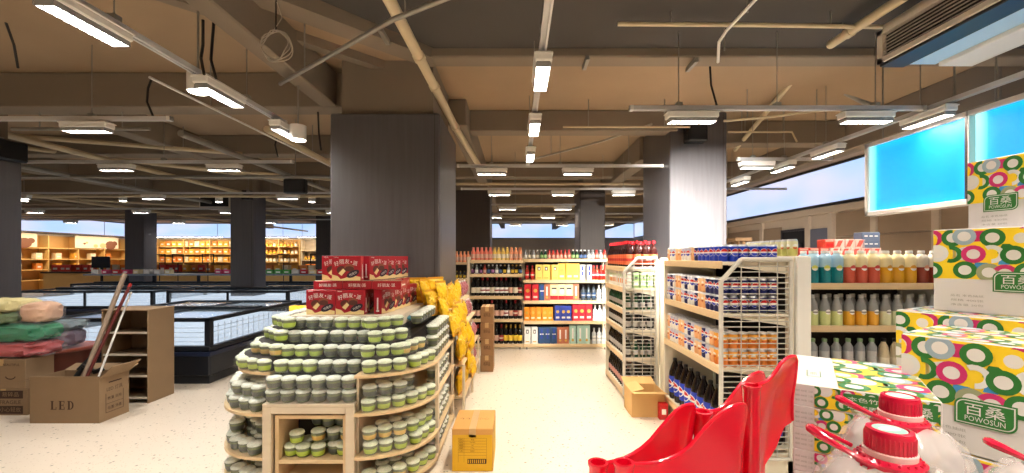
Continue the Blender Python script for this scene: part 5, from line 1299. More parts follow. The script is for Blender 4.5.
# goods table between the far columns
t = thing('bin_counter', 'wooden bin counter between the far columns, behind the overhead shelf', 'counter', (-9.2, 16.6, 0))
MB(M_cl).box((-12.0, 16.3, 0), (-6.9, 16.9, .9), .01).build('front_board', t, world=True); MB(mat('dark_counter_trim', (0, 0, 0))).box((-12.05, 16.25, .9), (-6.85, 16.95, .95), .006).build('top_trim', t, world=True)
for i in range(15):
    far[('orange', 'cream', 'yellow', 'red')[FR.randrange(4)]].put((-11.8 + i * .33, 16.6, .951), FR.uniform(-.3, .3), '%s pack from the left on the bin counter behind the overhead shelf' % ORD[i], 'packs on the second bin counter')

# ================================================================== LEFT FOREGROUND
# open carton lettered LED
LB = open_carton('carton', 'open brown carton lettered LED with poles standing in it', -4.41, -3.78, 3.90, 4.2, .405, M_card, (('l', -.28, .13), ('r', .75, .16), ('b', .35, .12), ('f', 1.6, .02)))
LB['label'] = 'open brown carton lettered LED with poles standing in it'
def serif(mb, o, h, m):
    """LED in slab-serif capitals"""
    mb.m(m); X, Z = (1, 0, 0), (0, 0, 1); s = h * .2
    def P(x0, z0, x1, z1): mb.flat(R4(x0 * h, z0 * h, x1 * h, z1 * h), o, X, Z, .0012)
    for x in (0.0, .95):                                                    # L and E
        P(x + .08, 0, x + .28, 1); P(x, .93, x + .36, 1); P(x, 0, x + .66, .07); P(x + .6, .0, x + .67, .3)
    P(.95, .93, 1.6, 1); P(1.54, .72, 1.61, 1); P(1.2, .47, 1.48, .54); P(1.44, .36, 1.5, .65)
    x = 1.95; P(x + .08, 0, x + .28, 1); P(x, .93, x + .36, 1); P(x, 0, x + .36, .07)
    arc = [(x + .3 + .42 * math.sin(PI * k / 12), .5 - .5 * math.cos(PI * k / 12)) for k in range(13)]; inn = [(x + .3 + .24 * math.sin(PI * k / 12), .5 - .43 * math.cos(PI * k / 12)) for k in range(13)]
    for k in range(12): mb.flat([(a * h, b * h) for a, b in (arc[k], arc[k + 1], inn[k + 1], inn[k])], o, X, Z, .0012)
lt = MB(); serif(lt, (-.125, -.15, .125), .078, M_ink); lt.build('lettering', LB)
p = MB(M_ink)
for a, b in (((-.09, .07), (-.085, .25)), ((.085, .07), (.09, .25)), ((-.09, .07), (.09, .074)), ((-.09, .15), (.09, .153))): p.flat(R4(a[0], a[1], b[0], b[1]), (.315, 0, 0), (0, 1, 0), (0, 0, 1), .0012)
p.flat(R4(-.06, .34, .07, .352), (.315, 0, 0), (0, 1, 0), (0, 0, 1), .0012); p.letters('LED 灯具', (.315, 0, .285), (0, 1, 0), (0, 0, 1), .04, .16, .0014).letters('数量 规格', (.315, 0, .2), (0, 1, 0), (0, 0, 1), .03, .14, .0014).letters('毛重 净重', (.315, 0, .11), (0, 1, 0), (0, 0, 1), .03, .14, .0014)
p.build('side_print', LB)
# poles leaning out of it
def pole(lab, a, b, r, m, tip=None):
    t = thing('pole', lab, 'pole', a); MB(m).cyl(a, b, r, r, 10).build('shaft', t, world=True)
    d = (Vector(b) - Vector(a)).normalized()
    MB(tip or m).cyl(Vector(b) - d * .02, Vector(b) + d * .015, r * 1.12, r * 1.0, 10).build('end_cap', t, world=True)
def from_to(px0, py0, d0, px1, py1, d1): return W(px0, py0, d0), W(px1, py1, d1)
a, b = from_to(86, 372, 4.0, 124.5, 275, 4.3); a = a + (a - b) * .2; pole('grey beige pole, thickest and tallest leaning out of the LED carton', a, b, .021, mat('pole_taupe', (150, 132, 114), .45))
a, b = from_to(92, 366, 4.02, 130, 285, 4.32); a = a + (a - b) * .2; pole('dark red pole leaning out of the LED carton', a, b, .014, mat('pole_maroon', (96, 34, 30), .45), mat('pole_red_tip', (170, 40, 34), .4))
a, b = from_to(102, 368, 4.05, 130.5, 293.5, 4.34); a = a + (a - b) * .2; pole('thin white pole leaning out of the LED carton', a, b, .009, M_white)
# something dark bundled at their feet
tag(MB(M_black).tube([W(76, 377, 4.05), W(84, 366, 4.1), W(95, 372, 4.06), W(104, 368, 4.1)], .022, 8).tube([W(78, 370, 4.1), W(90, 358, 4.15), W(99, 340, 4.2)], .016, 8).build('black_hose', None, W(76, 377, 4.05), world=True), 'short black hose bent over the poles in the LED carton', 'hose')
# empty cardboard display shelf
t = thing('cardboard_shelf', 'empty brown cardboard display shelf with three compartments', 'display shelf', (-4.03, 4.67, 0))
x0, x1, y0, y1 = -4.27, -3.79, 4.43, 4.77; th = .012
MB(M_card).box((x0, y0, 0), (x0 + th, y1, .955)).build('side_panel', t, world=True); MB(M_card).box((x1 - th, y0, 0), (x1, y1, .955), .002).build('side_panel', t, world=True)
MB(M_card).box((x0 - .004, y0 - .004, .955), (x1 + .004, y1 + .004, .968), .002).build('top_panel', t, world=True)
MB(M_cardin).box((x0 + th, y1 - .01, 0), (x1 - th, y1, .955)).build('back_panel', t, world=True)
for z in (.06, .285, .505, .732): MB(M_cardin).box((x0 + th, y0 + .01, z - .012), (x1 - th, y1 - .01, z)).m(mat('pale_shelf_lip', (206, 196, 178), .6)).box((x0 + th, y0 + .002, z - .014), (x1 - th, y0 + .01, z + .006)).build('shelf', t, world=True)
# cartons at the left edge
def mk1(t, a, b, h):
    p = MB(M_ink); o = (0, -b, 0)
    p.letters('BEAUTIFUL', (.1, -b, h * .82), (1, 0, 0), (0, 0, 1), .022, .16, .0012)
    p.flat([(.03 + .05 * math.cos(k), h * .42 + .03 * math.sin(k)) for k in [PI + PI * i / 8 for i in range(9)]] + [(.03 + .04 * math.cos(k), h * .42 + .02 * math.sin(k)) for k in [2 * PI - PI * i / 8 for i in range(9)]], (.06, -b, 0), (1, 0, 0), (0, 0, 1), .0012)
    p.build('print', t)
def mk2(t, a, b, h):
    p = MB(M_ink)
    for z in (.055, .2): p.flat(R4(-.06, z - .04, .19, z + .035), (0, -b, 0), (1, 0, 0), (0, 0, 1), .0012)
    p.m(M_card).letters('易碎品', (.07, -b, .2), (1, 0, 0), (0, 0, 1), .045, .16, .0018).letters('小心轻放', (.07, -b, .055), (1, 0, 0), (0, 0, 1), .045, .2, .0018)
    p.m(M_ink).letters('FRAGILE', (.07, -b, .125), (1, 0, 0), (0, 0, 1), .035, .2, .0018)
    p.build('print', t)
carton('carton', 'lower brown carton at the left edge with dark warning print', -5.12, -4.66, 4.1, 4.36, 0, .25, marks=mk2)
c = carton('carton', 'upper brown carton at the left edge beneath the bagged clothes', -5.14, -4.68, 4.1, 4.36, .252, .28, marks=mk1)

# round tub
t = thing('tub', 'low round maroon tub behind the LED carton, holding bagged clothes', 'tub', (-4.98, 4.69, 0))
M_tub = mat('tub_maroon', (106, 56, 44), .35, noise=.12, scale=3)
MB(M_tub).lathe([(.24, 0), (.25, .05), (.285, .44), (.30, .5), (.31, .515), (.31, .53), (.29, .53), (.275, .5), (.24, .12), (0, .1)], 32, (-4.98, 4.69, 0)).build('wall', t, world=True)
MB(mat('tub_rim', (160, 84, 66), .3)).lathe([(.302, .50), (.32, .512), (.32, .534), (.305, .54), (.287, .534)], 32, (-4.98, 4.69, 0)).build('rim', t, world=True)
# bagged textiles, each a soft folded bundle in a clear bag
M_bagf = clear('bag_plastic', (240, 240, 244), .09, .03)
def bundle(lab, c, sx, sy, sz, m, seed, rot=0, m2=None):
    R = random.Random(seed); t = thing('clothes_bag', lab, 'bagged clothes', c, rot)
    from mathutils import noise as mn
    def blob(k, jit, mm, nm, par):
        b = MB(mm); nu, nv = 44, 20; vs = []
        def se(v, e): return math.copysign(abs(v) ** e, v)
        for i in range(nv + 1):
            ph = -PI / 2 + PI * i / nv
            for j in range(nu):
                th = 2 * PI * j / nu
                d = Vector((se(math.cos(ph), .5) * se(math.cos(th), .6), se(math.cos(ph), .5) * se(math.sin(th), .6), se(math.sin(ph), .65)))
                q = Vector((d.x * sx * 6 + seed * 3.1, d.y * sy * 6, d.z * sz * 9))
                f = k * (1 + jit * (1.6 - 4.2 * abs(mn.noise(q))) + jit * .8 * mn.noise(q * 2.7))
                vs.append((sx / 2 * f * d.x, sy / 2 * f * d.y, max(0, sz / 2 + sz / 2 * f * d.z * (1 + 1.2 * jit * mn.noise(q * 1.6)))))
        b.add(vs, [(i * nu + j, i * nu + (j + 1) % nu, (i + 1) * nu + (j + 1) % nu, (i + 1) * nu + j) for i in range(nv) for j in range(nu)], True)
        return b.build(nm, par)
    blob(.93, .07, m, 'folded_cloth', t)
    blob(1.02, .10, M_bagf, 'clear_bag', t)
    return t
def cloth(n, c, c2): return mat('cloth_' + n, c, .85, rgb2=c2, scale=9)
bundle('red bagged clothes bundle, lowest of the heap on the left cartons', (-4.97, 4.28, .535), .74, .36, .15, cloth('red', (170, 44, 52), (196, 84, 84)), 1)
bundle('green bagged clothes bundle in the middle of the heap', (-5.0, 4.3, .675), .76, .36, .19, cloth('green', (22, 120, 84), (44, 160, 110)), 2)
bundle('dark purple bagged clothes at the right of the heap over the tub', (-4.92, 4.66, .545), .34, .32, .18, cloth('purple', (82, 62, 84), (128, 106, 126)), 3, .3)
bundle('teal grey bagged clothes lying on the purple bundle', (-4.90, 4.68, .725), .32, .28, .10, cloth('teal', (66, 104, 104), (130, 140, 150)), 9, .2)
bundle('olive green bagged clothes under the yellow bundle', (-5.1, 4.3, .855), .56, .36, .12, cloth('olive', (84, 116, 62), (120, 150, 96)), 4)
bundle('pale yellow bagged clothes bundle on top of the heap', (-5.1, 4.3, .965), .5, .34, .13, cloth('yellow', (232, 216, 130), (240, 232, 180)), 5)
bundle('peach bagged clothes bundle at the right of the heap top', (-4.76, 4.32, .86), .24, .3, .2, cloth('peach', (224, 168, 130), (236, 200, 170)), 6, .3)

# lamp bars added to brighten the far shelves
for i, (x0, x1, y) in enumerate(((-19, -15.2, 22.3), (-14.8, -11.8, 22.3), (-11.4, -8.3, 22.3))):
    t = thing('shelf_fill_lamp', '%s added warm lamp bar from the left over the far wall shelves' % ORD[i], 'lamp', ((x0 + x1) / 2, y, 2.6))
    MB(M_white).box((x0, y, 2.57), (x1, y + .06, 2.62), .006).build('housing', t, world=True); MB(M_lamp).box((x0 + .05, y + .045, 2.562), (x1 - .05, y + .058, 2.57)).build('lens', t, world=True)
    for x in (x0 + .3, x1 - .3): MB(M_galv).cyl((x, y + .03, 2.62), (x, y + .03, ZC), .01, n=6).build('hanger', t, world=True)
    light(((x0 + x1) / 2, y + .04, 2.55), 22, (1, .84, .6), (x1 - x0 - .2, .08), (math.radians(35), 0, 0))
light((XL + 1.2, 19, 2.555), 46, (1, .84, .6), (.08, 7), (0, math.radians(30), 0))  # light added to brighten the left wall shelves
t = thing('shelf_fill_lamp', 'added warm lamp bar along the left wall shelves', 'lamp', (XL + 1.2, 19, 2.6))
MB(M_white).box((XL + 1.17, 15.5, 2.57), (XL + 1.23, 22.5, 2.62), .006).build('housing', t, world=True); MB(M_galv).cyl((XL + 1.2, 17, 2.62), (XL + 1.2, 17, ZC), .01, n=6).cyl((XL + 1.2, 21, 2.62), (XL + 1.2, 21, ZC), .01, n=6).build('hanger', t, world=True)
# ================================================================== TISSUE CARTONS (right foreground)
PC = {k: mat('print_' + k, c, .42) for k, c in dict(yellow=(242, 206, 36), green=(40, 112, 44), magenta=(196, 40, 104), blue=(64, 142, 200), slate=(148, 168, 180), olive=(148, 152, 116), white=(218, 214, 210), grey=(214, 214, 212), lime=(190, 206, 70)).items()}
M_tiss = mat('tissue_carton_white', (208, 203, 202), .45)
def clip(poly, x0, z0, x1, z1):
    for ax, lim, s in ((0, x0, 1), (0, x1, -1), (1, z0, 1), (1, z1, -1)):
        out = []
        for i in range(len(poly)):
            a, b = poly[i - 1], poly[i]; ia, ib = s * (a[ax] - lim) >= 0, s * (b[ax] - lim) >= 0
            if ia != ib:
                t = (lim - a[ax]) / (b[ax] - a[ax]); out.append((a[0] + t * (b[0] - a[0]), a[1] + t * (b[1] - a[1])))
            if ib: out.append(b)
        poly = out
        if len(poly) < 3: return []
    return poly
# the printed pattern in units of the band height: (x, z, ring colour, arc start, arc end); repeats every 2.0
RINGS = [(-.05, .84, 'magenta', 0, 360), (.50, .84, 'green', 90, 300), (.78, .86, 'slate', 0, 360), (1.44, .82, 'green', 0, 360), (2.06, .8, 'yellow', 0, 360),
         (.1, .52, 'grey', 0, 360), (.45, .5, 'green', -110, 100), (1.0, .5, 'magenta', 0, 360), (1.42, .5, 'grey', -90, 120), (1.9, .48, 'green', 0, 360),
         (.22, .16, 'yellow', 180, 360), (.80, .18, 'green', 0, 360), (1.36, .14, 'olive', 0, 360), (1.72, .12, 'magenta', -20, 150), (2.2, .16, 'green', 0, 360)]
BLOBS = [(.05, .02, 'green', [(-.2, -.1), (.22, -.1), (.05, .1)]), (.28, .35, 'yellow', [(-.3, -.3), (.3, -.3), (.3, .4), (-.2, .3)]), (1.12, .82, 'magenta', [(-.14, -.1), (.1, -.1), (.14, .2), (-.1, .2)]), (1.14, .24, 'blue', [(-.16, -.1), (.12, -.1), (.2, .12), (-.1, .14)]), (1.68, .38, 'blue', [(-.12, -.12), (.14, -.12), (.14, .1), (-.06, .1)]),
         (1.68, .58, 'green', [(-.14, -.1), (.3, -.1), (.3, .16), (-.02, .16)]), (1.86, .82, 'green', [(-.1, -.06), (.14, -.06), (.02, .14)]), (1.22, .55, 'yellow', [(.1, -.16), (.4, -.1), (.3, .12), (.1, .16)]), (1.2, .0, 'yellow', [(-.2, -.1), (.5, -.1), (.3, .2), (-.1, .12)]), (.6, .45, 'grey', [(-.1, -.1), (.25, -.1), (.25, .3), (-.1, .2)])]
def pattern(mb, o, ux, uz, w, z0, z1, phase=0.0, rows=1.0):
    """rings and swooshes printed over a w wide band from z0 to z1 in the plane at o"""
    H = (z1 - z0) / rows; lift = .0006
    def put(poly, m, lf):
        q = clip(poly, 0, z0, w, z1)
        if q: mb.m(m); mb.flat(q, o, ux, uz, lf)
    put(R4(0, z0, w, z1), PC['yellow'], lift)
    n = int(w / (H * 1.35)) + 2
    for rep in range(-1, n):
        for rr in range(int(math.ceil(rows))):
            bx, bz = (rep * 1.35 + phase) * H, z0 + rr * H
            for (x, z, c, pts) in BLOBS: put([(bx + (x + a) * .6 * H, bz + (z + b * .7) * H) for a, b in pts], PC[c], lift * 2)
            for k, (x, z, c, a0, a1) in enumerate(RINGS):
                cx, cz = bx + x * .6 * H, bz + z * H; R1, R2 = .178 * H, .098 * H; N = max(6, int(abs(a1 - a0) / 20))
                if a1 - a0 == 360 or k % 2: put([(cx + R2 * math.cos(2 * PI * i / 18), cz + R2 * math.sin(2 * PI * i / 18)) for i in range(18)], PC['white'] if k % 4 else PC['white'], lift * (3 + .08 * k))
                for i in range(N):
                    t0, t1 = math.radians(a0 + (a1 - a0) * i / N), math.radians(a0 + (a1 - a0) * (i + 1) / N)
                    put([(cx + R1 * math.cos(t0), cz + R1 * math.sin(t0)), (cx + R1 * math.cos(t1), cz + R1 * math.sin(t1)), (cx + R2 * math.cos(t1), cz + R2 * math.sin(t1)), (cx + R2 * math.cos(t0), cz + R2 * math.sin(t0))], PC[c], lift * (3.04 + .08 * k))
    return mb
def leaf_logo(t, o, ux, uz, s, name='logo'):
    """green leaf-cornered badge with white lettering"""
    def lf(w, h, r):
        p = []
        for k in range(7): a = PI / 2 * k / 6; p.append((-w / 2 + r - r * math.sin(a), h / 2 - r + r * math.cos(a)))
        p.append((-w / 2, -h / 2))
        for k in range(7): a = PI / 2 * k / 6; p.append((w / 2 - r + r * math.sin(a), -h / 2 + r - r * math.cos(a)))
        p.append((w / 2, h / 2)); return p
    b = MB(PC['green']).flat(lf(1.12 * s, .68 * s, .2 * s), o, ux, uz, .0036).m(PC['white']).flat(lf(1.05 * s, .61 * s, .18 * s), o, ux, uz, .004).m(PC['green']).flat(lf(1.0 * s, .56 * s, .16 * s), o, ux, uz, .0044)
    b.build(name, t)
    u, v = Vector(ux), Vector(uz)
    l = MB(PC['white']).letters('百桑', Vector(o) + v * .08 * s - u * .0, ux, uz, .3 * s, .72 * s, .005).letters('POWOSUN', Vector(o) - v * .16 * s, ux, uz, .13 * s, .72 * s, .005)
    l.build('logo_lettering', t)
def tissue(lab, loc, yaw, L, D, H, cat='carton', frac=.6, phase=0.0, logo=.55, toppat=True, text=True):
    """carton: front-left-bottom corner at loc, front along local x, depth along local y"""
    t = thing('tissue_carton', lab, cat, loc, yaw)
    MB(M_tiss).box((0, 0, 0), (L, D, H), .003).build('carton_body', t)
    X, Y, Z = (1, 0, 0), (0, 1, 0), (0, 0, 1)
    p = MB(); pattern(p, (0, 0, 0), X, Z, L - .004, H * (1 - frac), H - .003, phase); p.build('front_pattern', t)
    if toppat:
        p = MB(); pattern(p, (0, 0, H), X, Y, L - .004, .004, D - .004, phase, rows=max(1, round(D / (H * frac)))); p.build('top_pattern', t)
    p = MB(); pattern(p, (0, D, 0), (0, -1, 0), Z, D - .004, H * (1 - frac), H - .003, .4); p.build('side_pattern', t)
    if logo: leaf_logo(t, (L * logo, 0, H * (1 - frac) - H * .02), X, Z, H * .34)
    if text:
        q = MB(M_ink2)
        for k, s in enumerate(('品名 本色抽纸', '规格 400张', '净含量 20包')): q.letters(s, (L * .17, 0, H * (.20 - k * .055)), X, Z, H * .028, L * .16, .0012)
        q.build('small_print', t)
    return t
YW = math.radians(-60)
FL = (1.305, 1.455)
tissue('nearest tall tissue carton at the lower right, green badge on its front', (FL[0], FL[1], .90), YW, .62, .36, .345, phase=.0, logo=.315)
tissue('tissue carton under the nearest tall one, only its top print showing', (FL[0] + .0, FL[1], .55), YW, .62, .36, .345, phase=.3)
tissue('lowest tissue carton of the near right stack', (FL[0] + .0, FL[1], .203), YW, .62, .36, .345, phase=.3)
BK = (1.68, 1.9)
YM = math.radians(-62)
ux, uy = math.cos(YM), math.sin(YM)
for i, z in enumerate((.925, .58, .235)):
    tissue('tissue carton of the back stack, %s from its top' % ORD[i + 1] if i else 'tissue carton just below the white-fronted one, behind the nearest carton', (BK[0], BK[1], z), YM, .6, .36, .344, phase=.55 if i == 0 else .2, logo=.8)
tissue('white-fronted tissue carton with rings along its top half, in the middle of the stack', (1.845, 1.9, 1.271), YM, .62, .34, .352, phase=.0, logo=.40, toppat=False)
tissue('topmost tissue carton, standing before the blue light box', (2.165, 2.06, 1.625), math.radians(-82), .6, .3, .33, phase=.0, logo=.21)
tissue('tissue carton standing behind the back stack at the picture\'s right edge', (2.25, 1.72, .925), YM, .55, .35, .34, phase=.3, logo=0)
# pallets / plinth that carry the stacks
for lab, loc, yaw, L, D, h in (('low white plinth under the near right tissue stack', FL, YW, .62, .36, .202), ('low white plinth under the back tissue stack', BK, YM, .6, .36, .234), ('tall white plinth at the right edge behind the back tissue stack', (2.25, 1.72), YM, .55, .35, .924)):
    t = thing('display_plinth', lab, 'plinth', (loc[0], loc[1], 0), yaw)
    MB(M_white).box((.0, .0, .03), (L, D, h), .006).build('top', t); MB(M_galv).box((.03, .03, 0), (L - .03, D - .03, .03)).build('base', t)
# flat cartons lying before them
YF = math.radians(-34)
A0 = (.87, 1.35); fx = (math.cos(YF), math.sin(YF)); fy = (-math.sin(YF), math.cos(YF))
def flatc(lab, z, h, ph, first, off=(0, 0), txt=False):
    t = thing('tissue_carton', lab, 'carton', (A0[0] + off[0], A0[1] + off[1], z), YF)
    L, D = .34, .47
    MB(M_tiss).box((0, 0, 0), (L, D, h), .002).build('carton_body', t)
    X, Y, Z = (1, 0, 0), (0, 1, 0), (0, 0, 1)
    p = MB(); pattern(p, (.055, 0, 0), X, Z, L - .06, .002, h - .002, ph, rows=.62); p.build('front_pattern', t)
    if first:
        p = MB(); pattern(p, (.055 + .06, 0, h), X, Y, L - .12, .004, D - .004, .2, rows=2); p.build('top_pattern', t)
        leaf = MB(PC['green']); leaf.flat(R4(-.045, -.02, .045, .02), (.055, .16, h), (0, 1, 0), (-1, 0, 0), .001).m(M_tiss).flat(R4(-.042, -.017, .042, .017), (.055, .16, h), (0, 1, 0), (-1, 0, 0), .0014).m(PC['green']).letters('百桑', (.055, .16, h), (0, 1, 0), (-1, 0, 0), .018, None, .0018)
        leaf.build('top_badge', t)
    if txt:
        b = MB(PC['green']).flat(R4(.125, .012, .33, h - .010), (0, 0, 0), X, Z, .0034).m(PC['white'])
        for r in range(2): b.letters('本色竹浆抽取式面巾纸'[r * 5:r * 5 + 5], (.195, 0, h * (.64 - .34 * r)), X, Z, h * .2, .12, .0038)
        b.letters('百桑', (.295, 0, h * .48), X, Z, h * .4, .05, .0038).build('green_panel', t)
    q = MB(M_ink2)
    for k in range(3): q.letters('抽纸 400张 三层', (.028, 0, h * (.25 + .22 * k)), X, Z, h * .1, .045, .0012)
    q.build('small_print', t)
    return t
FH = .068
for k in range(5):
    flatc(('top flat tissue carton with a colourful lid, right of the red plastic frame', 'second flat tissue carton down in the low right pile', 'third flat tissue carton down in the low right pile', 'fourth flat tissue carton down in the low right pile', 'fifth flat tissue carton down in the low right pile')[k], 1.11 - FH * (k + 1), FH - .001, (.2, .5, 1.1, .9, .1)[k], k == 0, txt=(k == 0))
t = thing('box_stand', 'white display stand under the flat tissue cartons', 'stand', (1.15, 1.45, 0), YF)
t.location = (A0[0], A0[1], 0)
MB(M_white).box((.01, .01, .0), (.33, .46, 1.11 - FH * 5 - .001), .006).build('body', t)
MB(M_galv).box((.0, .0, 0), (.34, .47, .06), .004).build('foot', t)

# ------------------------------------------------------------------ big red capped jugs in clear bags
M_jug = mat('jug_white', (226, 218, 214), .25); M_jcap = mat('jug_cap_red', (206, 18, 58), .25, coat=.4); M_jcl = clear('clear_overcap', (236, 170, 180), .25, .05); M_capdisc = mat('cap_disc', (150, 190, 180), .3)
M_wrap = clear('jug_wrap', (226, 220, 220), .35, .03); M_jugb = clear('jug_plastic', (214, 206, 204), .45, .08)
def jug(lab, x, y, ztop, s=1.0, hang=200, seed=1, body_r=.15):
    """cap top at ztop; the carrying loop swings out toward angle hang"""
    zb = ztop - .40 * s; t = thing('jug', lab, 'jug', (x, y, zb))
    R = random.Random(seed)
    MB(M_jugb).lathe([(body_r * .9 * s, 0), (body_r * s, .02 * s), (body_r * s, .20 * s), (body_r * .86 * s, .27 * s), (.06 * s, .315 * s), (.05 * s, .33 * s)], 24).build('body', t)
    z = .325 * s
    c = MB(M_jcap).lathe([(.070 * s, z - .015 * s), (.072 * s, z), (.060 * s, z + .006 * s), (.052 * s, z + .010 * s)], 28)
    for k in range(22):
        a = 2 * PI * k / 22; c.box((0, 0, 0), (0, 0, 0)) if False else c.cyl((.071 * s * math.cos(a), .071 * s * math.sin(a), z - .022 * s), (.062 * s * math.cos(a), .062 * s * math.sin(a), z + .008 * s), .0042 * s, .003 * s, 6)
    c.build('skirt_ring', t)
    MB(mat('cap_collar', (236, 196, 196), .3)).lathe([(.054 * s, z + .009 * s), (.055 * s, z + .022 * s), (.050 * s, z + .024 * s)], 28).build('collar', t)
    k = MB(M_jcap).lathe([(.049 * s, z + .022 * s), (.050 * s, .388 * s), (.047 * s, .398 * s), (.038 * s, .400 * s), (.036 * s, .396 * s), (0, .396 * s)], 32)
    for q in range(36):
        a = 2 * PI * q / 36; k.cyl((.0502 * s * math.cos(a), .0502 * s * math.sin(a), z + .024 * s), (.0502 * s * math.cos(a), .0502 * s * math.sin(a), .386 * s), .0013 * s, n=5)
    cap = k.build('cap', t)
    MB(M_capdisc).flat(disc(.035 * s, n=20), (0, 0, .3965 * s), (1, 0, 0), (0, 1, 0), .0006).m(M_lwhite).flat(disc(.026 * s, .014 * s, 16), (0, 0, .3965 * s), (1, 0, 0), (0, 1, 0), .0012).build('top_disc', cap)  # flat pale disc with a white oval on the cap top
    # carrying loop: a ring hinged on the skirt
    h = math.radians(hang); u = Vector((math.cos(h), math.sin(h), 0)); v = Vector((-math.sin(h), math.cos(h), 0)); P = []; rs = []
    for i in range(17):
        a = PI * i / 16; dd = math.sin(a)
        P.append(u * (.055 + .115 * dd) * s + v * (.062 * math.cos(a)) * s + Vector((0, 0, (.325 + .055 * dd) * s))); rs.append((.0055 + .0065 * dd ** 3) * s)
    MB(M_jcap).tube(P, .006, 8, rs=rs).build('carrying_loop', t)
    # crinkled clear bag round the shoulders
    b = MB(M_wrap); nu = 34; prof = [(body_r * 1.07, .0), (body_r * 1.12, .12), (body_r * 1.1, .2), (body_r * .98, .26), (.11, .305), (.085, .318)]; vs = []
    for r, zz in prof:
        for j in range(nu):
            a = 2 * PI * j / nu; f = 1 + .05 * math.sin(5 * a + seed + zz * 20) + .035 * R.uniform(-1, 1)
            vs.append((r * s * f * math.cos(a), r * s * f * math.sin(a), zz * s + (R.uniform(-.006, .006) if zz else 0)))
    b.add(vs, [(i * nu + j, i * nu + (j + 1) % nu, (i + 1) * nu + (j + 1) % nu, (i + 1) * nu + j) for i in range(len(prof) - 1) for j in range(nu)], True)
    b.build('clear_bag', t)
    return t
ZS = .884
def jug_at(lab, px, py, d, hang, seed):
    q = W(px, py, d); jug(lab, q.x, q.y, q.z, (q.z - ZS) / .40, hang, seed)
jug_at('front red capped jug in a clear bag, its loop reaching left', 889.6, 428, .80, 165, 3)
jug_at('rear red capped jug in a clear bag, beside the flat cartons', 900, 395, 1.0, 172, 6)
jug_at('red capped jug at the right edge, only its loop showing', 1066, 440, .8, 170, 9)
t = thing('jug_stand', 'white stand carrying the red capped jugs', 'stand', (.85, .85, 0))
MB(M_white).box((.56, .6, 0), (1.24, 1.12, ZS - .02), .01).build('body', t, world=True); MB(M_galv).box((.55, .59, ZS - .02), (1.25, 1.13, ZS), .004).build('top', t, world=True)

# ------------------------------------------------------------------ red moulded plastic frames
M_rp = mat('red_moulded_plastic', (232, 8, 46), .22, coat=.5)
def red_frame(lab, plates, sockets, zlow):
    t = thing('plastic_frame', lab, 'plastic frame', Vector((plates[0][0][0].x, plates[0][0][0].y, 0)))
    for top, low in plates:
        # rows from the curled top edge down to the lower edge
        n = 7; rows = []
        for i in range(n):
            f = i / (n - 1); row = []
            for j, (a, b) in enumerate(zip(top, low)):
                p = a.lerp(b, f); bulge = .028 * math.sin(PI * f) * math.sin(PI * j / (len(top) - 1)); p = p + Vector((bulge * .3, bulge, 0)); row.append(p)
            rows.append(row)
        MB(M_rp).sheet(rows, .007).build('curved_side', t, world=True)
        MB(M_rp).tube(top, .0055, 8).build('rolled_edge', t, world=True)
    for c, r in sockets:
        b = MB(M_rp); N = 20
        b.lathe([(r * .82, -(c.z - .02)), (r * .86, -.16), (r * .9, -.012), (r, -.008), (r, .0), (r * .72, .0), (r * .66, -.01), (r * .6, -.09), (0, -.09)], N, c)
        b.build('tube_socket', t, world=True)
    xs = [p for top, low in plates for p in low]
    return t
def spline(P, d0, d1, n=18):
    """smooth curve through pixel points, distance running from d0 to d1"""
    L = len(P); out = []
    for i in range(n):
        u = i / (n - 1) * (L - 1); k = min(int(u), L - 2); f = u - k
        p0, p1, p2, p3 = P[max(k - 1, 0)], P[k], P[k + 1], P[min(k + 2, L - 1)]
        def cr(a, b, c, d): return .5 * (2 * b + (c - a) * f + (2 * a - 5 * b + 4 * c - d) * f * f + (3 * b - a - 3 * c + d) * f ** 3)
        out.append(W(cr(p0[0], p1[0], p2[0], p3[0]), cr(p0[1], p1[1], p2[1], p3[1]), d0 + (d1 - d0) * i / (n - 1)))
    return out
TA = spline([(604, 463), (615, 461), (631, 455), (648, 443), (664, 424), (678, 409), (690, 404.5), (694, 407), (693, 424), (690, 441)], 1.10, 1.28)
LA = [Vector((p.x, p.y, .70)) for p in spline([(604, 463), (612, 461), (622, 455), (634, 443), (646, 424), (658, 409), (668, 404.5), (676, 407), (682, 424), (684, 441)], 1.10, 1.26)]
TB = spline([(630, 464), (645, 464), (664, 461), (687, 449.6), (706, 427), (726, 410), (741, 404), (746, 409), (742, 433), (740, 470)], 1.0, 1.16)
LB2 = [Vector((p.x, p.y, .66)) for p in spline([(632, 463), (645, 463), (664, 461), (680, 449.6), (696, 427), (710, 410), (722, 404.5), (730, 409), (734, 433), (736, 460)], 1.0, 1.14)]
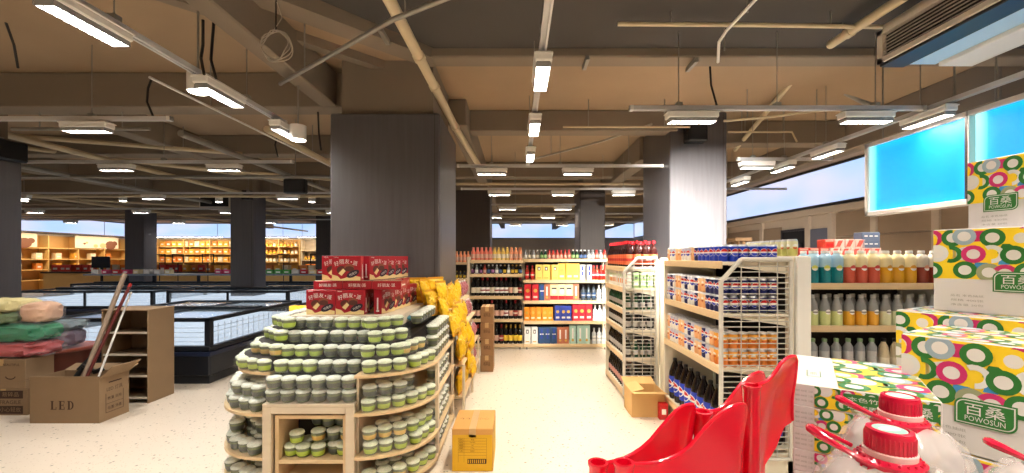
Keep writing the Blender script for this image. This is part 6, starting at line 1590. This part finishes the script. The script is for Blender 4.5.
red_frame('nearest red moulded plastic frame with two swooping horn-shaped sides', [(TA, LA), (TB, LB2)], [(W(598, 462, 1.10), .026), (W(624, 462, 1.0), .024)], .6)
TC = spline([(706, 412), (720, 409), (732, 396), (743, 382), (754, 374), (762, 372.5), (764, 379), (764, 392)], 1.26, 1.42)
LC = [Vector((p.x, p.y, .72)) for p in spline([(706, 412), (720, 409), (732, 396), (743, 382), (752, 374), (758, 372.5), (762, 379), (764, 392)], 1.26, 1.40)]
TD = spline([(757, 385), (766, 382), (774, 374), (782, 362.5), (790, 357), (796, 358), (795, 376), (792, 398), (792, 420)], 1.17, 1.30)
LD = [W(a, b, d) for a, b, d in ((754, 473, 1.17), (756, 473, 1.18), (758, 473, 1.19), (759, 472, 1.20), (761, 470, 1.215), (766, 461, 1.23), (774, 450, 1.25), (783, 427, 1.28), (790, 422, 1.30))]
def resample(P, n):
    o = []
    for i in range(n):
        u = i / (n - 1) * (len(P) - 1); k = min(int(u), len(P) - 2); o.append(P[k].lerp(P[k + 1], u - k))
    return o
red_frame('farther red moulded plastic frame, its tall horn before the white carton', [(TC, LC), (TD, resample(LD, 18))], [(W(702.5, 411, 1.26), .028), (W(751.5, 385, 1.17), .024)], .6)
# ================================================================== CAMERA AND LOOK
cd = bpy.data.cameras.new('camera'); cam = bpy.data.objects.new('camera', cd); C.objects.link(cam)
cam.location = (0, 0, EZ); cam.rotation_euler = (PI / 2, 0, 0)
cd.sensor_width = 36; cd.lens = 36 * F / 1024; cd.shift_x = -(CX - 512) / 1024; cd.shift_y = (CY - 236.5) / 1024
cd.clip_start = .05; cd.clip_end = 100
bpy.context.scene.camera = cam
w = bpy.data.worlds.new('world'); bpy.context.scene.world = w; w.use_nodes = True
w.node_tree.nodes['Background'].inputs[0].default_value = (1, .9, .8, 1); w.node_tree.nodes['Background'].inputs[1].default_value = .1
vs = bpy.context.scene.view_settings
vs.view_transform = 'Standard'; vs.look = 'None'; vs.gamma = 1.0; vs.use_curve_mapping = False; vs.exposure = 1.03
